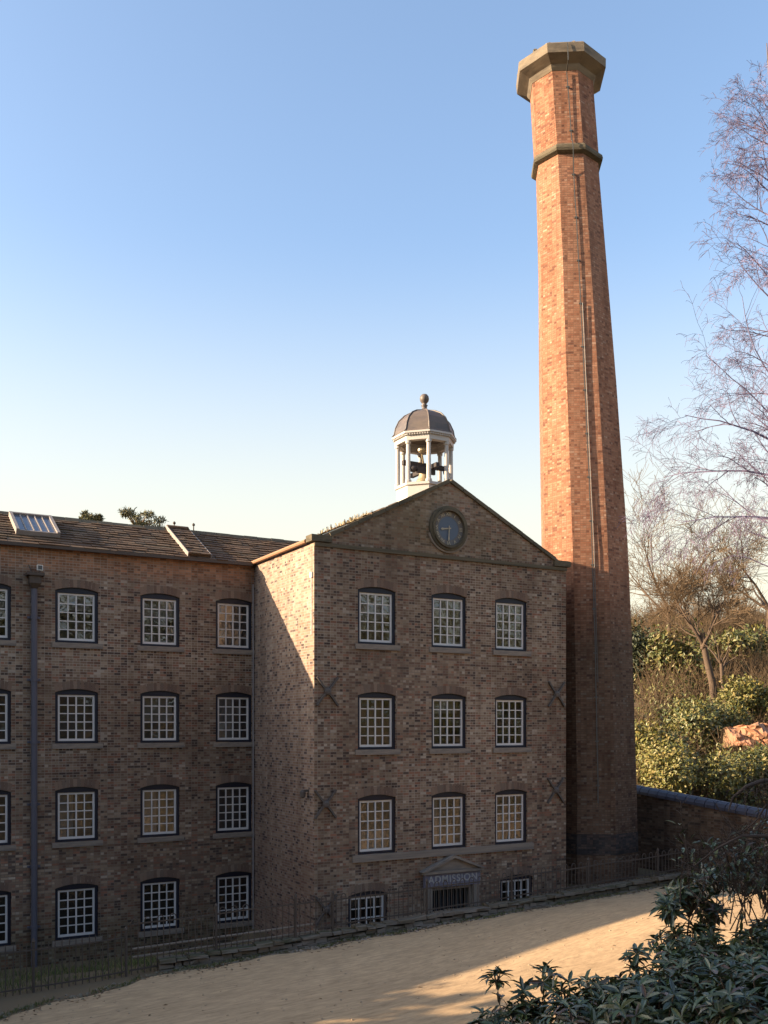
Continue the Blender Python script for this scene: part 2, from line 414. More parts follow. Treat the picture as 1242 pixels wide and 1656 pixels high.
for x in xx:
    e = path_edge(x); far = -11.5 + 0.3*math.sin(x*0.7)
    for k in range(rows + 1):
        y = lerp(e, far, k / rows); m.v.append((x, y, H(x, y) + 0.02 + (0 if 0 < k < rows else -0.05)))
for i in range(len(xx) - 1):
    for k in range(rows):
        a = i*(rows+1) + k; m.f.append((a, a+1, a+rows+2, a+rows+1))
tag(m.build('path', M['gravel'], None, True), kind='structure')

# ------------------------------------------------------------------ buildings
def wall_front(mb, x0, x1, z0, z1, y, opens, depth=0.14):
    """wall facing -Y with arched openings (xa, xb, za, zb)"""
    X = sorted({x0, x1, *[o[0] for o in opens], *[o[1] for o in opens]})
    Z = sorted({z0, z1, *[o[2] for o in opens], *[o[3] for o in opens]})
    for i in range(len(X) - 1):
        for j in range(len(Z) - 1):
            cx_, cz_ = (X[i]+X[i+1])/2, (Z[j]+Z[j+1])/2
            if any(o[0] < cx_ < o[1] and o[2] < cz_ < o[3] for o in opens): continue
            mb.poly([(X[i],y,Z[j]),(X[i+1],y,Z[j]),(X[i+1],y,Z[j+1]),(X[i],y,Z[j+1])])
    for xa, xb, za, zb in opens:
        rise = 0.10; xm = (xa+xb)/2; hw = (xb-xa)/2; n = 8
        arc = [(xa + 2*hw*k/n, zb - rise*((xa + 2*hw*k/n - xm)/hw)**2) for k in range(n+1)]
        L = arc[:n//2+1]; Rr = arc[n//2:]
        mb.poly([(xa,y,zb)] + [(p[0],y,p[1]) for p in L][:-1] + [(xm,y,zb)])
        mb.poly([(xm,y,zb)] + [(p[0],y,p[1]) for p in Rr[1:]] + [(xb,y,zb)])
        yb = y + depth
        for (a, b) in zip(arc[:-1], arc[1:]): mb.poly([(a[0],y,a[1]),(a[0],yb,a[1]),(b[0],yb,b[1]),(b[0],y,b[1])])
        mb.poly([(xa,y,za),(xa,yb,za),(xa,yb,zb-rise),(xa,y,zb-rise)])
        mb.poly([(xb,y,za),(xb,y,zb-rise),(xb,yb,zb-rise),(xb,yb,za)])
        mb.poly([(xa,y,za),(xb,y,za),(xb,yb,za),(xa,yb,za)])

def arch_pts(xa, xb, zb, n=8, rise=0.10, off=0.0):
    xm = (xa+xb)/2; hw = (xb-xa)/2
    return [(xa + 2*hw*k/n, zb - rise*((xa + 2*hw*k/n - xm)/hw)**2 + off) for k in range(n+1)]

def make_window(par, o, y, rows=5, cols=4, sill=True, rnd=None, backing='room', brickm=None):
    """arched casement window in the opening o of a wall at depth y; o = (xa, xb, za, zb)"""
    rnd = rnd or random
    xa, xb, za, zb = o
    g = 0.004; yf = y + 0.055; yb = y + 0.20
    # navy frame: jambs, bottom rail, arched head board
    m = MB(); jb = 0.085
    m.box(xa+g, xa+jb, yf, yb, za+g, zb-0.102); m.box(xb-jb, xb-g, yf, yb, za+g, zb-0.102)
    m.box(xa+jb, xb-jb, yf+0.002, yb, za+g, za+0.07)
    ap = arch_pts(xa+g, xb-g, zb-g)
    zt = zb - 0.17
    m.prism([(p[0], yf+0.004, p[1]) for p in ap] + [(xb-jb, yf+0.004, zt), (xa+jb, yf+0.004, zt)], (0, 0.12, 0))
    win = m.build('window', M['navy'], par)
    # white sash
    s = MB(); sb = 0.058; X0, X1, Z0, Z1 = xa+jb+0.002, xb-jb-0.002, za+0.072, zt-0.002
    ys0, ys1 = y + 0.095, y + 0.145
    s.box(X0, X0+sb, ys0, ys1, Z0, Z1); s.box(X1-sb, X1, ys0, ys1, Z0, Z1)
    s.box(X0+sb, X1-sb, ys0, ys1, Z0, Z0+sb+0.01); s.box(X0+sb, X1-sb, ys0, ys1, Z1-sb, Z1)
    ix0, ix1, iz0, iz1 = X0+sb, X1-sb, Z0+sb+0.01, Z1-sb
    bw = 0.026
    for k in range(1, cols):
        c = lerp(ix0, ix1, k/cols); ww = bw*0.62 if k != cols//2 else bw*0.8
        s.box(c-ww, c+ww, ys0+0.006, ys1, iz0, iz1)
    for k in range(1, rows):
        c = lerp(iz0, iz1, k/rows); s.box(ix0, ix1, ys0+0.012, ys1-0.004, c-bw*0.55, c+bw*0.55)
    s.build('sash', M['white'], win)
    # panes, each slightly out of true as hand-set glass is
    p = MB(); yp = y + 0.128
    for i in range(cols):
        for j in range(rows):
            a0, a1 = lerp(ix0, ix1, i/cols), lerp(ix0, ix1, (i+1)/cols); b0, b1 = lerp(iz0, iz1, j/rows), lerp(iz0, iz1, (j+1)/rows)
            tx = rnd.uniform(-1, 1)*0.006; tz = rnd.uniform(-1, 1)*0.006
            p.poly([(a0, yp-tx-tz, b0), (a1, yp+tx-tz, b0), (a1, yp+tx+tz, b1), (a0, yp-tx+tz, b1)])
    p.build('pane', M['glass'], win)
    # shallow room behind
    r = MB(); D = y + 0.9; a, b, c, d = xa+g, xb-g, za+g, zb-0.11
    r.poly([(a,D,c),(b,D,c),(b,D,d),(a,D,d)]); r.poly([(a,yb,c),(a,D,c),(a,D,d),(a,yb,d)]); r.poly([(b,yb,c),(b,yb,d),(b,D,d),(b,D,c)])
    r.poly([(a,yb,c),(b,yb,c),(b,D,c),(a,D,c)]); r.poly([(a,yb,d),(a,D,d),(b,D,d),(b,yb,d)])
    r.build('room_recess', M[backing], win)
    if backing == 'room' and rnd.random() < 0.5:
        q = MB(); yy = y + 0.30
        kind = rnd.random()
        if kind < 0.4: q.box(ix0, ix1, yy, yy+0.01, lerp(iz0, iz1, rnd.uniform(0.35, 0.75)), iz1+0.04)
        elif kind < 0.75: q.box(ix0, lerp(ix0, ix1, rnd.uniform(0.25, 0.55)), yy, yy+0.01, iz0-0.03, iz1+0.04)
        else: q.box(ix0, ix1, yy, yy+0.01, iz0-0.03, lerp(iz0, iz1, rnd.uniform(0.2, 0.45)))
        q.build('blind', M['blind'], win)
    if sill:
        t = MB(); t.box(xa-0.09, xb+0.13, y-0.055, y+0.052, za-0.155, za-0.003)
        t.build('sill', M['stone'], win)
    # soldier arch of bricks standing 4 mm proud
    if brickm:
        t = MB(); lo = arch_pts(xa, xb, zb, 12); n = len(lo)
        for k in range(n-1):
            (x0, z0), (x1, z1) = lo[k], lo[k+1]
            gx = 0.006
            fx0 = (x0 - (xa+xb)/2)*0.06; fx1 = (x1 - (xa+xb)/2)*0.06
            t.prism([(x0+gx,y-0.005,z0),(x1-gx,y-0.005,z1),(x1-gx+fx1,y-0.005,z1+0.235),(x0+gx+fx0,y-0.005,z0+0.235)], (0, 0.005, 0))
        t.build('brick_arch', brickm, win, uv=True)
    return win

M['arch'] = None
s_ = NT('soldier_brick'); g_ = s_.n('ShaderNodeNewGeometry')
c_ = s_.ramp(g_.outputs['Random Per Island'], [(0, (.12, .08, .062)), (.4, (.19, .125, .09)), (.7, (.26, .18, .13)), (1, (.15, .11, .085))])
s_.bump(s_.noise(20, 4), 0.6, 0.01); M['arch'] = s_.out(c_, 0.9, spec=0.2)

def Zr(z): return z + EYE
# ---- gable-fronted block
GW, GD, GE, GR = 9.10, 7.0, Zr(5.30), Zr(7.44)
gop = []
for xa, xb in ((1.39, 2.66), (3.90, 5.17), (6.25, 7.51)):
    for za, zb in ((2.40, 4.08), (-0.67, 1.01), (-3.72, -1.99)): gop.append((xa, xb, Zr(za), Zr(zb)))
bop = [(1.08, 2.38, Zr(-6.0), Zr(-4.79)), (6.45, 7.74, Zr(-6.0), Zr(-4.71))]
door_op = (3.86, 5.34, Zr(-6.85), Zr(-4.86))
gb = empty('brick_mill', (4.55, 0, Zr(-6.9)), 'brick mill block with a gabled front, three columns of windows and a pedimented doorway', 'mill building')
m = MB()
X = sorted({0, GW, *[o[0] for o in gop+bop], *[o[1] for o in gop+bop], door_op[0], door_op[1]})
m2 = MB()
wall_front(m2, 0, GW, Zr(-7.4), GE - 0.1, 0.0, gop + bop + [(door_op[0], door_op[1], Zr(-7.0), door_op[3])])
m2.poly([(0,0,GE-0.1),(GW,0,GE-0.1),(GW,0,GE),(GW/2,0,GR),(0,0,GE)])
m2.build('front_wall', M['brick_gable'], gb, uv=True)
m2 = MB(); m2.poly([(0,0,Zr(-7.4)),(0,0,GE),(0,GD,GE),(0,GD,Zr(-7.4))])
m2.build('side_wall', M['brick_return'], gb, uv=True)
m2 = MB(); m2.poly([(GW,0,Zr(-7.4)),(GW,GD,Zr(-7.4)),(GW,GD,GE),(GW,0,GE)])
m2.poly([(0,GD,Zr(-7.4)),(0,GD,GE),(GW/2,GD,GR),(GW,GD,GE),(GW,GD,Zr(-7.4))])
m2.build('rear_wall', M['brick_gable'], gb, uv=True)
rr = random.Random(3)
def slate_slope(mb, along, up, p0, n_along, wid, n_up, stepv, lift=0.03, rnd=rr):
    """courses of stone slates; p0 lower corner, along/up unit vectors in the roof plane"""
    nrm = along.cross(up).normalized()
    for j in range(n_up):
        x = -rnd.uniform(0, wid)
        while x < n_along:
            ww = wid * rnd.uniform(0.7, 1.35); x2 = min(x + ww, n_along); x1 = max(x, 0)
            if x2 - x1 > 0.02:
                l0 = lift * rnd.uniform(0.7, 1.6); dj = rnd.uniform(-0.012, 0.012)
                a = p0 + along*(x1+0.004) + up*(j*stepv + dj); b = p0 + along*(x2-0.004) + up*(j*stepv + dj)
                tp = up * (stepv*1.15 - dj)
                mb.add([a + nrm*l0, b + nrm*l0, b + tp + nrm*0.004, a + tp + nrm*0.004, a - nrm*0.01, b - nrm*0.01], [(0,1,2,3), (4,5,1,0)])
            x += ww
m = MB()
pitch = (GR - GE) / (GW/2); L = math.hypot(GW/2, GR-GE)
upL = Vector((GW/2, 0, GR-GE)).normalized(); upR = Vector((-GW/2, 0, GR-GE)).normalized()
stp = L / 16
slate_slope(m, Vector((0,-1,0)), upL, Vector((0, GD, GE+0.03)), GD-0.25, 0.42, 16, stp, 0.035)
slate_slope(m, Vector((0,1,0)), upR, Vector((GW, 0.25, GE+0.03)), GD-0.25, 0.42, 16, stp, 0.035)
m.poly([(0,0.2,GE),(GW/2,0.2,GR-0.005),(GW/2,GD,GR-0.005),(0,GD,GE)]); m.poly([(GW,0.2,GE),(GW,GD,GE),(GW/2,GD,GR-0.01),(GW/2,0.2,GR-0.01)])
m.build('roof', M['slate'], gb)
# raking coping, kneelers, string course
m = MB()
cz = 0.11
for sx, p0, p1 in ((1, (0.50, GE+0.10), (GW/2, GR+0.01)), (-1, (GW-0.50, GE+0.10), (GW/2, GR+0.01))):
    d = Vector((p1[0]-p0[0], 0, p1[1]-p0[1])); nrm = Vector((-d.z, 0, d.x)).normalized() * (1 if d.x > 0 else -1)
    n = 9
    for k in range(n):
        a = Vector((p0[0], -0.07, p0[1])) + d*(k/n + 0.002); b = Vector((p0[0], -0.07, p0[1])) + d*((k+1)/n - 0.002)
        e = 0.004*rr.uniform(-1, 1)
        m.prism([a, b, b + nrm*(cz+e), a + nrm*(cz+e)], (0, 0.36, 0))
m.build('gable_coping', M['stone_dark'], gb)
for kx0, kx1 in ((-0.12, 0.52), (GW-0.52, GW+0.12)):
    m = MB(); m.box(kx0, kx1, -0.10, 0.30, GE-0.07, GE+0.115); m.build('kneeler', M['stone_dark'], gb)
m = MB(); m.box(0.0, GW, -0.055, 0, GE-0.20, GE-0.09)
m.build('string_course', M['stone_dark'], gb)
m = MB(); m.tube([(-0.10, 0.32, GE-0.02), (-0.10, GD, GE-0.02)], 0.065, 8, True)
m.build('gutter', plain('terracotta_gutter', (.30, .16, .09), 0.7), gb)
rw = random.Random(11)
for k, o in enumerate(gop):
    make_window(gb, o, 0.0, sill=(o[2] > Zr(-3)), rnd=rw, brickm=M['arch'])
for o in bop:
    make_window(gb, o, 0.0, rows=3, sill=True, rnd=rw, backing='dark', brickm=M['arch'])
m = MB(); m.box(1.20, 7.72, -0.07, 0, Zr(-3.93), Zr(-3.725))
m.build('sill_course', M['stone'], gb)
# wall ties
for tx, tz in ((0.40, 1.0), (8.68, 1.05), (0.34, -2.2), (8.64, -2.08), (0.36, -5.2)):
    m = MB(); r_ = 0.40
    for sx in (1, -1):
        pr = [(-r_, -r_*1.0), (-r_*0.45, -r_*0.40), (0, 0), (r_*0.45, r_*0.40), (r_, r_*1.0)]
        for a, b in zip(pr[:-1], pr[1:]):
            m.bar((tx + a[0]*0.82, -0.03 - 0.004*(sx > 0), tz+EYE + sx*a[1]), (tx + b[0]*0.82, -0.03 - 0.004*(sx > 0), tz+EYE + sx*b[1]), 0.05, 0.10, (0, 1, 0))
    m.lathe([(0.11, 0), (0.10, 0.04), (0.05, 0.06)], (0, 0, 0), 12)
    k = len(m.v) - 36
    for i in range(k, len(m.v)):
        x, y, z = m.v[i]; m.v[i] = (tx + x, -0.055 - z, tz + EYE + y)
    m.build('wall_tie', M['tie'], gb)
# doorway
dr = MB()
jz0, jz1 = Zr(-6.9), Zr(-4.86)
dr.box(3.86, 3.93, -0.02, 0.2, jz0, jz1-0.10); dr.box(5.27, 5.34, -0.02, 0.2, jz0, jz1-0.10)
dr.box(3.858, 5.342, -0.02, 0.2, jz1-0.10, jz1-0.004)
ds = dr.build('door_frame', M['stone'], gb)
for jx0, jx1 in ((3.62, 3.858), (5.342, 5.58)):
    m = MB(); m.box(jx0, jx1, -0.10, 0.0, jz0, jz1); m.build('door_jamb', M['stone'], ds)
m = MB(); m.box(3.60, 5.60, -0.12, 0.0, jz1+0.002, Zr(-4.44)); lint = m.build('lintel', M['sign'], ds)
m = MB()
m.box(3.50, 5.70, -0.20, 0.0, Zr(-4.438), Zr(-4.36))
m.prism([(3.62, -0.13, Zr(-4.358)), (5.58, -0.13, Zr(-4.358)), (4.60, -0.13, Zr(-3.985))], (0, 0.13, 0))
m.prism([(3.44, -0.24, Zr(-4.36)), (3.62, -0.24, Zr(-4.358)), (4.60, -0.24, Zr(-3.99)), (4.60, -0.24, Zr(-3.90))], (0, 0.24, 0))
m.prism([(5.76, -0.24, Zr(-4.36)), (4.60, -0.24, Zr(-3.90)), (4.60, -0.24, Zr(-3.99)), (5.58, -0.24, Zr(-4.358))], (0, 0.24, 0))
m.build('pediment', M['stone'], ds)
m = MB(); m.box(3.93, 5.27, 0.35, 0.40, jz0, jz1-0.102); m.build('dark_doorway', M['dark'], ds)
m = MB()
for k in range(9): x = 3.98 + k*0.155; m.tube([(x, 0.1, jz0), (x, 0.1, jz1-0.11)], 0.016, 6)
m.build('door_grille', M['steel'], ds)
def text_mesh(txt, size, font_y):
    cu = bpy.data.curves.new('letters', 'FONT'); cu.body = txt; cu.size = size; cu.align_x = 'CENTER'; cu.extrude = 0.006; cu.offset = 0.006; cu.space_character = 1.18
    to = bpy.data.objects.new('tmp', cu); col.objects.link(to)
    dg = bpy.context.evaluated_depsgraph_get(); me = bpy.data.meshes.new_from_object(to.evaluated_get(dg))
    bpy.data.objects.remove(to); return me
me = text_mesh('ADMISSION', 0.30, 0)
me.materials.append(M['letter'])
lo = bpy.data.objects.new('sign_lettering', me); col.objects.link(lo); lo.parent = ds
lo.rotation_euler = (R(90), 0, 0); lo.location = Vector((4.60, -0.128, Zr(-4.715))) - ORG[gb.name]
# lamp and conduit on the sunlit side
m = MB(); m.box(-0.16, -0.0, 0.36, 0.46, Zr(-1.86), Zr(-1.80)); m.lathe([(0.03, 0), (0.09, -0.06), (0.08, -0.2), (0.03, -0.24)], (-0.17, 0.41, Zr(-1.80)), 10)
m.build('wall_lamp', M['tie'], gb)
m = MB(); m.box(-0.05, 0, 0.08, 0.2, Zr(4.22), Zr(4.38)); m.tube([(-0.02, 0.14, Zr(4.22)), (-0.02, 0.14, Zr(2.6))], 0.012, 6)
m.build('junction_box', M['lens'], gb)
# weeds and lifted slates along the left rake
m = MB()
for k in range(120):
    t = rr.random()**0.8; x = lerp(0.3, 2.1, t); y = rr.uniform(0.3, 0.7); z = GE + pitch*x + 0.05
    h = rr.uniform(0.04, 0.15); a = rr.uniform(0, 6.28); dx, dy = 0.012*math.cos(a), 0.012*math.sin(a)
    lx, ly = rr.uniform(-.06, .06), rr.uniform(-.06, .06)
    m.poly([(x-dx, y-dy, z), (x+dx, y+dy, z), (x+dx+lx, y+dy+ly, z+h), (x-dx+lx, y-dy+ly, z+h)])
tag(m.build('roof_weeds', M['weed']), 'dry pale weeds growing along the left rake of the gable roof', 'weeds', kind='stuff')

# ---- left wing
WY = 4.60; WE = Zr(5.30); WRY = 6.85; WRZ = Zr(6.50); WX0, WX1 = -44.0, 0.0
wcols = ((-8.58, -7.41), (-6.20, -4.96), (-3.70, -2.47), (-1.30, -0.075))
wrows = ((2.47, 4.11), (-0.50, 1.11), (-3.40, -1.78), (-6.28, -4.65))
wop = []
k = 0
cols_x = list(wcols) + [(-8.58 - 2.42*i, -7.41 - 2.42*i) for i in range(1, 3)]
for xa, xb in cols_x:
    for za, zb in wrows: wop.append((xa, xb, Zr(za), Zr(zb)))
wg = empty('brick_wing', (-6, WY, Zr(-7.4)), 'long brick wing with stone slate roof and grey downpipe, left of the gabled front', 'mill building')
m = MB(); wall_front(m, WX0, WX1-0.001, Zr(-7.6), WE, WY, wop); m.poly([(WX0,WY,Zr(-7.6)),(WX0,WY,WE),(WX0,WRY,WRZ),(WX0,2*WRY-WY,WE),(WX0,2*WRY-WY,Zr(-7.6))])
m.poly([(WX0,2*WRY-WY,Zr(-7.6)),(WX0,2*WRY-WY,WE),(-0.002,2*WRY-WY,WE),(-0.002,2*WRY-WY,Zr(-7.6))])
m.build('wall', M['brick_wing'], wg, uv=True)
for xa, xb in list(wcols) + cols_x[4:]:
    for j, (za, zb) in enumerate(wrows):
        make_window(wg, (xa, xb, Zr(za), Zr(zb)), WY, rnd=rw, backing='dark' if j == 3 else 'room', brickm=M['arch'])
m = MB()
up = Vector((0, WRY-WY+0.2, (WRZ-WE)*(WRY-WY+0.2)/(WRY-WY))).normalized(); LL = math.hypot(WRY-WY+0.2, (WRZ-WE)*(WRY-WY+0.2)/(WRY-WY))
zl = WE - 0.2*(WRZ-WE)/(WRY-WY) + 0.05
slate_slope(m, Vector((1,0,0)), up, Vector((-14.0, WY-0.2, zl)), 17.6, 0.34, 12, LL/12, 0.032)
m.poly([(WX0,WY-0.18,zl-0.02),(3.6,WY-0.18,zl-0.02),(3.6,WRY,WRZ+0.03),(WX0,WRY,WRZ+0.03)])
m.poly([(WX0,WRY,WRZ+0.03),(3.6,WRY,WRZ+0.03),(3.6,WRY+0.1,WRZ),(0.1,WRY+0.1,WRZ-0.02),(0.1,2*WRY-WY+0.2,zl),(WX0,2*WRY-WY+0.2,zl)])
rf = m.build('roof', M['slate'], wg)
m = MB(); x = -14.0
while x < 3.2:
    m.prism([(x, WRY-0.17, WRZ-0.03+rr.uniform(-.01,.01)), (x, WRY, WRZ+0.13+rr.uniform(-.01,.012)), (x, WRY+0.17, WRZ-0.03)], (0.49, 0, 0)); x += 0.5
m.build('ridge_tiles', M['stone_dark'], rf)
m = MB(); m.box(WX0, -0.12, WY-0.21, WY-0.11, WE-0.13, WE-0.03); m.box(WX0, -0.05, WY-0.11, WY, WE-0.09, WE-0.005)
m.build('gutter', M['iron'], wg)
# skylight with six panes, and a slate-covered roof hatch with lead edges
kz = (WRZ-WE)/(WRY-WY)
def onroof(x, y, h=0.0): return Vector((x, y, WE + (y-WY)*kz + 0.05)) + Vector((0, -kz, 1)).normalized()*h
def roofbox(mb, x0, x1, y0, y1, h0, h1):
    c = [onroof(x0,y0,h0), onroof(x1,y0,h0), onroof(x1,y1,h0), onroof(x0,y1,h0), onroof(x0,y0,h1), onroof(x1,y0,h1), onroof(x1,y1,h1), onroof(x0,y1,h1)]
    mb.add(c, [(0,3,2,1),(4,5,6,7),(0,1,5,4),(1,2,6,5),(2,3,7,6),(3,0,4,7)])
m = MB()
sx0, sx1, sy0, sy1 = -7.22, -5.98, 5.05, 6.55
roofbox(m, sx0, sx0+0.09, sy0, sy1, 0, 0.20); roofbox(m, sx1-0.09, sx1, sy0, sy1, 0, 0.20)
roofbox(m, sx0+0.09, sx1-0.09, sy0, sy0+0.06, 0, 0.16); roofbox(m, sx0+0.09, sx1-0.09, sy1-0.08, sy1, 0, 0.195)
for q in range(1, 5):
    xq = lerp(sx0+0.09, sx1-0.09, q/5); roofbox(m, xq-0.014, xq+0.014, sy0+0.06, sy1-0.08, 0.10, 0.168)
sk = m.build('skylight', M['lead_pale'], rf)
m = MB(); m.poly([onroof(sx0+0.09, sy0+0.06, 0.13), onroof(sx1-0.09, sy0+0.06, 0.13), onroof(sx1-0.09, sy1-0.08, 0.13), onroof(sx0+0.09, sy1-0.08, 0.13)])
m.build('skylight_glass', M['roof_glass'], rf)
m = MB(); roofbox(m, -2.25, -2.22, WY-0.1, WRY+0.06, 0, 0.15); roofbox(m, -1.50, -1.475, WY-0.1, WRY+0.06, 0, 0.13)
m.build('lead_edge', M['lead_pale'], rf)
m = MB(); rrn = Vector((0, -kz, 1)).normalized()
slate_slope(m, Vector((1,0,0)), up, Vector((-2.22, WY-0.1, WE+0.02)) + rrn*0.09, 0.72, 0.3, 11, LL/11, 0.03)
roofbox(m, -2.22, -1.50, WRY-0.05, WRY+0.06, 0.0, 0.17); roofbox(m, -2.22, -1.50, WY-0.06, WRY-0.05, 0.02, 0.08)
m.build('raised_slates', M['slate'], rf)
for (x, y) in ((-1.95, WRY+0.05), (-1.30, WRY)):
    m = MB(); m.tube([(x, y, WRZ+0.05), (x, y, WRZ+0.28), (x, y, WRZ+0.30), (x, y, WRZ+0.34), (x, y, WRZ+0.38)], [.02, .02, .05, .05, .015], 8, True); m.build('roof_vent', M['iron'], rf)
# downpipe with hopper head
m = MB(); m.tube([(-6.80, WY-0.10, Zr(4.0)), (-6.80, WY-0.10, Zr(-7.1))], 0.085, 12)
dp = m.build('downpipe', M['pipe'], wg, True)
for z in (3.15, 1.35, -0.45, -2.25, -4.05, -5.8): m = MB(); m.lathe([(0.105, -0.05), (0.105, 0.05)], (-6.80, WY-0.10, Zr(z)), 12); m.box(-6.98, -6.62, WY-0.06, WY-0.002, Zr(z)-0.03, Zr(z)+0.03); m.build('pipe_collar', M['pipe'], dp)
m = MB(); m.box(-7.03, -6.55, WY-0.36, WY-0.002, Zr(4.34), Zr(4.42)); m.box(-6.95, -6.63, WY-0.30, WY-0.003, Zr(4.12), Zr(4.34))
m.prism([(-6.95, WY-0.30, Zr(4.12)), (-6.63, WY-0.30, Zr(4.12)), (-6.72, WY-0.18, Zr(3.98)), (-6.88, WY-0.18, Zr(3.98))], (0, 0.17, 0))
m.build('hopper_head', M['iron'], dp)
m = MB(); m.tube([(-0.05, WY-0.045, WE-0.7), (-0.05, WY-0.045, Zr(-6.9))], 0.026, 8)
m.build('conduit', plain('pale_grey_conduit', (.24, .215, .21), 0.6), wg)
fl = empty('floodlight', (-6.70, WY-0.12, Zr(4.425)), 'small pale floodlight sitting on the black hopper head of the downpipe', 'lamp')
m = MB(); m.box(-6.74, -6.58, WY-0.26, WY-0.14, Zr(4.50), Zr(4.66)); m.build('housing', M['lens'], fl)
m = MB(); m.box(-6.72, -6.60, WY-0.265, WY-0.262, Zr(4.52), Zr(4.64)); m.build('lens', M['steel'], fl)
m = MB(); m.bar((-6.66, WY-0.2, Zr(4.424)), (-6.66, WY-0.2, Zr(4.50)), 0.03); m.bar((-6.86, WY-0.1, Zr(4.424)), (-6.96, WY-0.14, Zr(4.66)), 0.02); m.build('bracket', M['tie'], fl)

# ---- clock
ck = empty('wall_clock', (4.48, -0.01, Zr(6.03)), 'round blue clock with gilt numerals in a moulded stone surround on the gable', 'clock')
def ring(mb, cx_, cz_, r0, r1, y0, y1, n=40, a0=0, a1=2*math.pi):
    full = abs(a1 - a0 - 2*math.pi) < 1e-6
    P = [(math.cos(a0 + (a1-a0)*k/n), math.sin(a0 + (a1-a0)*k/n)) for k in range(n + (0 if full else 1))]
    q = len(P); k0 = len(mb.v)
    for c, s in P:
        for r, y in ((r0, y0), (r1, y0), (r1, y1), (r0, y1)): mb.v.append((cx_ + r*c, y, cz_ + r*s))
    for i in range(q if full else q - 1):
        a = k0 + 4*i; b = k0 + 4*((i+1) % q)
        for e in range(4): mb.f.append((a+e, a+(e+1) % 4, b+(e+1) % 4, b+e))
CZ = Zr(6.03); CX = 4.48
m = MB(); ring(m, CX, CZ, 0.53, 0.60, -0.16, 0.0); ring(m, CX, CZ, 0.602, 0.68, -0.10, 0.0)
m.build('stone_surround', M['stone_dark'], ck)
m = MB(); ring(m, CX, CZ, 0.685, 0.74, -0.06, 0.0, 30, R(195), R(345)); m.build('lower_hood_mould', M['stone'], ck)
m = MB(); ring(m, CX, CZ, 0.0, 0.36, -0.045, -0.02); dial = m.build('dial', M['blue_dial'], ck)
m = MB(); ring(m, CX, CZ, 0.362, 0.528, -0.050, -0.02); crn = m.build('chapter_ring', M['dial_ring'], ck)
rom = ['XII', 'I', 'II', 'III', 'IV', 'V', 'VI', 'VII', 'VIII', 'IX', 'X', 'XI']
for k, tx in enumerate(rom):
    a = R(90 - 30*k); me = text_mesh(tx, 0.13, 0)
    ca, sa = math.cos(a - R(90)), math.sin(a - R(90))
    m = MB(); k0 = 0
    for v in me.vertices:
        x, z = v.co.x, v.co.y - 0.045
        rx, rz = x*ca - z*sa, x*sa + z*ca
        m.v.append((CX + 0.445*math.cos(a) + rx, -0.058 - v.co.z, CZ + 0.445*math.sin(a) + rz))
    for p in me.polygons: m.f.append(tuple(k0 + i for i in p.vertices))
    m.build('numeral', M['gilt'], crn)
def hand(ang, ln, wd, y, tail=0.08):
    mm = MB(); d = Vector((math.cos(ang), 0, math.sin(ang))); n = Vector((-d.z, 0, d.x)); c = Vector((CX, y, CZ))
    mm.prism([c - d*tail - n*wd*0.5, c + d*ln*0.6 - n*wd*0.5, c + d*ln*0.8 - n*wd, c + d*ln, c + d*ln*0.8 + n*wd, c + d*ln*0.6 + n*wd*0.5, c - d*tail + n*wd*0.5], (0, 0.008, 0)); return mm
hand(R(188), 0.30, 0.04, -0.075).build('hour_hand', M['gilt'], ck)
hand(R(268), 0.40, 0.03, -0.09).build('minute_hand', M['gilt'], ck)

# ---- bell cupola
CU = Vector((4.55, 1.47, 0))
cp = empty('bell_cupola', (CU.x, CU.y, Zr(6.95)), 'white octagonal bell cupola with a domed lead roof and ball finial on the gable ridge', 'cupola')
m = MB(); O8 = R(22.5)
m.lathe([(0.90, Zr(6.5)), (0.90, Zr(7.50)), (0.95, Zr(7.52)), (0.95, Zr(7.60))], (CU.x, CU.y, 0), 8, O8)
m.build('base', M['white_old'], cp)
for k in range(8):
    a = O8 + k*math.pi/4; m = MB(); x, y = CU.x + 0.855*math.cos(a), CU.y + 0.855*math.sin(a)
    m.lathe([(0.10, Zr(7.602)), (0.10, Zr(7.68)), (0.072, Zr(7.70)), (0.064, Zr(8.80)), (0.09, Zr(8.83)), (0.09, Zr(8.91))], (x, y, 0), 10)
    m.build('column', M['white_old'], cp)
m = MB()
def octring(mb, r0, r1, z0, z1):
    k0 = len(mb.v)
    for k in range(8):
        a = O8 + k*math.pi/4
        for r, z in ((r0, z0), (r1, z0), (r1, z1), (r0, z1)): mb.v.append((CU.x + r*math.cos(a), CU.y + r*math.sin(a), z))
    for i in range(8):
        a = k0+4*i; b = k0+4*((i+1) % 8)
        for e in range(4): mb.f.append((a+e, a+(e+1) % 4, b+(e+1) % 4, b+e))
octring(m, 0.75, 0.95, Zr(8.912), Zr(9.06)); octring(m, 0.70, 0.99, Zr(9.062), Zr(9.11))
m.build('entablature', M['white_old'], cp)
m = MB(); octring(m, 0.70, 1.04, Zr(9.112), Zr(9.17)); 
for k in range(8):          # small dentils under the eave
    a0 = O8 + k*math.pi/4; a1 = a0 + math.pi/4
    p0 = Vector((CU.x + 0.965*math.cos(a0), CU.y + 0.965*math.sin(a0), Zr(9.08))); p1 = Vector((CU.x + 0.965*math.cos(a1), CU.y + 0.965*math.sin(a1), Zr(9.08)))
    for q in range(9):
        c = p0.lerp(p1, (q+0.5)/9); d = (p1-p0).normalized(); o = Vector((c.x-CU.x, c.y-CU.y, 0)).normalized()
        m.bar(c + o*0.0 - d*0.015, c + d*0.015, 0.10, 0.05)
m.build('eaves_cornice', M['white_old'], cp)
m = MB()
DOME = ((1.03, 9.172), (0.97, 9.25), (0.93, 9.45), (0.82, 9.68), (0.64, 9.86), (0.42, 9.97), (0.20, 10.03), (0.12, 10.05))
